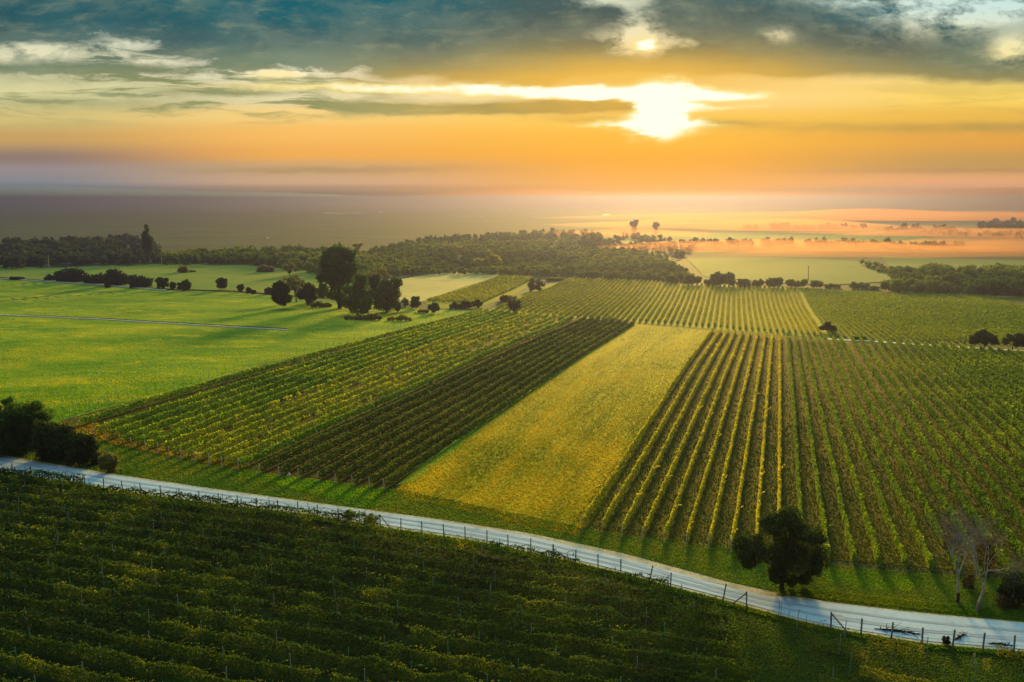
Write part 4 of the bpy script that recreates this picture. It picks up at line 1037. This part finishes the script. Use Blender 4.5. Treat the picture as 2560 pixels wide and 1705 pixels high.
gp = empty('gateway', tuple(ground(1020, 772))); tag(gp, 'low gate between two pale stone pillars beside the tree clump', 'gate')
A, B = ground(1008, 771) - np.array(gp.location), ground(1031.5, 771) - np.array(gp.location)
for c in (A, B):
    mb = MB().box((c[0] - 0.32, c[1] - 0.32, c[2] - 0.2), (c[0] + 0.32, c[1] + 0.32, c[2] + 1.9)); o = mb.build('pillar', M['concrete'], gp)
    MB().box((c[0] - 0.42, c[1] - 0.42, c[2] + 1.902), (c[0] + 0.42, c[1] + 0.42, c[2] + 2.08)).build('cap', M['concrete'], o)
MB().box((A[0] + 0.34, A[1] - 0.03, 0.15), (B[0] - 0.34, B[1] + 0.03, 0.32)).box((A[0] + 0.34, A[1] - 0.03, 0.75), (B[0] - 0.34, B[1] + 0.03, 0.85)).build('gate_rail', M['post'], gp)
for (x, y, lab) in [(1038, 783, 'small white boundary stone on the bright grass by the gate'), (856, 788, 'small white stone lying under the tree clump'), (1230, 768, 'white marker post at the head of the old vineyard'), (1580, 1192, 'white stone on the grass below the dark vine block')]:
    if x == 1580: x, y = 722, 1192
    g = ground(x, y); h = 1.3 if 'post' in lab else 0.55
    o = MB().tube([(0, 0, -0.1), (0.03, 0.02, h * 0.6), (0.08, 0, h)], [0.28 if h < 1 else 0.1, 0.22 if h < 1 else 0.1, 0.08], 7).build('marker_stone' if h < 1 else 'marker_post', M['concrete']); o.location = tuple(g); tag(o, lab, 'stone' if h < 1 else 'post')


def branch(label, x0, y0, x1, y1, n, seed):
    rs = np.random.default_rng(seed); A, B = ground(x0, y0), ground(x1, y1); root = empty('fallen_branch', tuple(A)); tag(root, label, 'branch', 'fallen branches on the road edge'); d = B - A; mb = MB()
    mb.tube([(0, 0, 0.08), d * 0.5 + (0, 0, 0.25), d + (0, 0, 0.12)], [0.09, 0.07, 0.03], 5); tw = MB()
    for i in range(n):
        t = rs.uniform(0.15, 1); p = d * t + np.array([0, 0, 0.15]); e = p + rs.normal(0, 0.28, 3) * np.linalg.norm(d) * 0.45 + d * 0.12; e[2] = abs(e[2] - 0.2) * 0.5 + 0.1
        tw.tube([p, (p + e) / 2 + rs.normal(0, 0.08, 3), e], [0.035, 0.025, 0.012], 4)
    mb.build('bough', M['bark'], root); tw.build('twigs', M['bark'], root)


branch('long dark fallen branch lying across the road edge behind the fence', 2185, 1575, 2296, 1588, 46, 1)
branch('upright dark broken branch caught at the fence post', 2385, 1604, 2412, 1590, 30, 2)
branch('dark broken branch with a raised end by the last fence post', 2470, 1612, 2530, 1618, 26, 3)


# ------------------------------------------------------------------ grass
def grass(poly, n, mat, h=0.28, sk=0.0013, name='grass', smin=0.05, up=1.2):
    b = sample(poly, n); G = ground(b[:, 0], b[:, 1]); d = np.hypot(G[:, 1], H)
    s = np.maximum(smin, np.minimum(d * sk, h)) * rng.uniform(0.6, 1.3, n)
    G[:, 2] += s * 0.5
    v, f = leaves(G, s, asp=0.6, up=up)
    return tag(link(name, mesh_np(name, v, f, rng.random(n)), mat), kind='stuff')


MEADOW = [(-20, 700), (410, 730), (690, 745), (1000, 790), (1190, 778), (1040, 810), (860, 860), (640, 914), (430, 975), (260, 1020), (150, 1050), (-20, 1120)]
grass(MEADOW, 60000, L['grass_g'], 0.16)
grass(GOLD_L + GOLD_R[::-1], 50000, L['grass_y'], 0.15)
VERGE = [(0, 1120), (150, 1054)] + BOT_L[:-1] + [(985, 1222), (1460, 1320), (1574, 1339), (1682, 1353), (1790, 1366), (1908, 1388), (2076, 1413), (2306, 1434), (2600, 1458), (2600, 1562)] + [(x, y) for x, y in GRAV_UP[::-1] if 0 <= x <= 2300]
grass(VERGE, 70000, L['grass_v'], 0.22)
grass([(1400, 1350), (1778, 828), (2640, 905), (2640, 1455), (2306, 1434), (1908, 1390), (1466, 1324)], 70000, L['grass_r'], 0.16)
grass([(150, 1060), (430, 978), (860, 862), (1200, 780), (1440, 799), (1050, 990), (640, 1178), (560, 1168), (240, 1092)], 16000, L['grass_r'] if 'grass_r' in L else L['grass_y'], 0.2)
CLEAR = [(x, y + 2) for x, y in GRAV_LO if 1500 < x < 2700] + [(2620, 1760), (1700, 1760), (1600, 1460)]
grass(CLEAR, 60000, L['grass_v'], 0.24, smin=0.06)
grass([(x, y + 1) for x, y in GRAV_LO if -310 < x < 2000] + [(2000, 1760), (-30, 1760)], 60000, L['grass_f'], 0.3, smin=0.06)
L['bright'] = leaf_mat('grass_bright', [(0.03, 0.12, 0.003), (0.07, 0.19, 0.004), (0.16, 0.23, 0.006)], 0.5, 0.2, 0.5)
for poly, n in (([(560, 1180), (640, 1182), (790, 1200), (985, 1222), (1010, 1260), (900, 1270), (760, 1232), (620, 1202)], 3500), ([(640, 1188), (800, 1206), (940, 1228), (930, 1250), (840, 1248), (720, 1222)], 4000), ([(2060, 1425), (2180, 1432), (2300, 1450), (2290, 1480), (2150, 1472), (2070, 1455)], 2000)):
    grass(poly, n, L['bright'], 0.2)
# tall dry weeds on the fence line and on the far road edge
grass([(x, y + 2) for x, y in GRAV_LO[1:-1]] + [(x, y + 14) for x, y in GRAV_LO[1:-1]][::-1], 14000, L['grass_v'], 0.5, sk=0.0022, smin=0.12, up=2.2)
grass([(1940, 1490), (2065, 1500), (2284, 1526), (2560, 1552), (2560, 1530), (2290, 1505), (2080, 1480), (1950, 1470)], 9000, L['grass_v'], 0.3, sk=0.0016, smin=0.09, up=1.6)
grass([(100, 1060), (240, 1060), (330, 1100), (620, 1168), (600, 1176), (240, 1105), (150, 1080)], 5000, L['straw'], 0.3, sk=0.0016, smin=0.09)

# ------------------------------------------------------------------ air: thin haze and the drifting banks of fog
def vol_mat(name, color, dens, g):
    m, nt, out = new_mat(name); p = nt.nodes.new('ShaderNodeVolumePrincipled')
    p.inputs['Color'].default_value = color + (1,); p.inputs['Density'].default_value = dens; p.inputs['Anisotropy'].default_value = g
    nt.links.new(p.outputs[0], out.inputs['Volume']); return m


hz = MB().box((-14000, -60, -16), (14000, 15000, 48)).build('haze', vol_mat('haze', (0.066, 0.072, 0.19), 0.00040, 0.73)); tag(hz, kind='stuff')
FOG = vol_mat('fog', (0.30, 0.155, 0.09), 0.0070, 0.66)  # orange of the low sun put into the fog colour
FOGC = vol_mat('cold_fog', (0.16, 0.21, 0.32), 0.0018, 0.5)


def fog(x0, x1, yn, yf, thick, seed, mat=FOG, base=0.3):
    """a lens of fog lying on the land between two bearings and two distances"""
    rs = np.random.default_rng(seed); A, B, Cn, Df = ground((x0 + x1) / 2, yn), ground((x0 + x1) / 2, yf), ground(x0, (yn + yf) / 2), ground(x1, (yn + yf) / 2)
    c = (A + B) / 2; ry = abs(B[1] - A[1]) / 2; rx = np.linalg.norm(Df - Cn) / 2; n, k = 64, 20; V, Fc = [], []
    ph = rs.uniform(0, 6, 6)
    dirv = (Df - Cn)[:2]; dirv /= np.linalg.norm(dirv); nrm = np.array([-dirv[1], dirv[0]])
    for s_ in (1, -1):
        for i in range(k):
            r = i / (k - 1)
            for j in range(n):
                a = j / n * 2 * math.pi; w = 1 + 0.16 * math.sin(3 * a + ph[0]) + 0.10 * math.sin(5 * a + ph[1]) + 0.07 * math.sin(9 * a + ph[2])
                u, v_ = math.cos(a) * r * w * rx, math.sin(a) * r * w * ry; q = c[:2] + dirv * u + nrm * v_
                hgt = thick * (1 - r * r) ** 1.3 * (1 + 0.35 * math.sin(u / rx * 7 + ph[3]) * math.sin(v_ / ry * 4 + ph[4]))
                z0 = float(terr(*q)) + base; V.append((q[0], q[1], z0 + thick * 0.45 + (hgt if s_ > 0 else -0.42 * thick * (1 - r * r))))
    for s_ in range(2):
        o = s_ * n * k
        for i in range(k - 1):
            for j in range(n):
                q = (o + i * n + j, o + i * n + (j + 1) % n, o + (i + 1) * n + (j + 1) % n, o + (i + 1) * n + j); Fc.append(q if s_ else q[::-1])
    e = (k - 1) * n; o = n * k
    for j in range(n): Fc.append((e + j, e + (j + 1) % n, o + e + (j + 1) % n, o + e + j))
    tag(link('fog_bank', mesh_np('fog_bank', np.array(V), np.array(Fc), smooth_=True), mat), kind='stuff')


fog(1420, 2500, 640, 618, 7, 1)
fog(1700, 2900, 655, 628, 7, 2)
fog(1950, 2900, 600, 582, 8, 3)
fog(1400, 2300, 585, 562, 12, 4)
fog(1560, 2250, 625, 612, 6, 11)
fog(2100, 3000, 640, 616, 9, 12)
fog(1350, 1800, 600, 588, 8, 13)
fog(1500, 2900, 560, 545, 16, 5)
import bmesh


def far_bank(a0, a1, t0, t1, mat, top, seed):
    """a long bank of valley fog standing far out; it thins away between bearings t0 and t1"""
    na, prof = 60, [(2600, 0.0), (4200, 0.35), (6200, 0.75), (8500, 1.0), (10500, 0.8), (12000, 0.4), (12900, 0.0)]
    V, Fc = [], []
    for i_ in range(na + 1):
        ad = a0 + (a1 - a0) * i_ / na; a_ = R(ad); k = min(1.0, max(0.02, (ad - t0) / (t1 - t0))); k = k * k * (3 - 2 * k)
        for (r_, h_) in prof: V.append((math.sin(a_) * r_, math.cos(a_) * r_, -11.5 + k * h_ * (top + 16 * math.sin(a_ * 9 + seed) + 9 * math.sin(a_ * 23 + seed))))
        for (r_, h_) in prof[::-1][1:-1]: V.append((math.sin(a_) * r_, math.cos(a_) * r_, -12.0 - seed * 0.13))
    n_ = 2 * len(prof) - 2
    for i_ in range(na):
        for j_ in range(n_): Fc.append((i_ * n_ + j_, i_ * n_ + (j_ + 1) % n_, (i_ + 1) * n_ + (j_ + 1) % n_, (i_ + 1) * n_ + j_))
    me = bpy.data.meshes.new('fog_bank'); me.from_pydata(V, [], Fc + [tuple(range(n_)), tuple(range(na * n_ + n_ - 1, na * n_ - 1, -1))])
    bm = bmesh.new(); bm.from_mesh(me); bmesh.ops.recalc_face_normals(bm, faces=bm.faces); bm.to_mesh(me); bm.free()
    tag(link('fog_bank', me, mat), kind='stuff')


far_bank(-60, 6, 6, -24, vol_mat('far_cold_fog', (0.12, 0.17, 0.34), 0.00026, 0.65), 150, 1)  # blue of the skylight put into this bank's colour
far_bank(-24, 60, -24, 4, vol_mat('far_warm_fog', (0.095, 0.052, 0.04), 0.00026, 0.72), 135, 2)  # sun-side orange put into this bank's colour
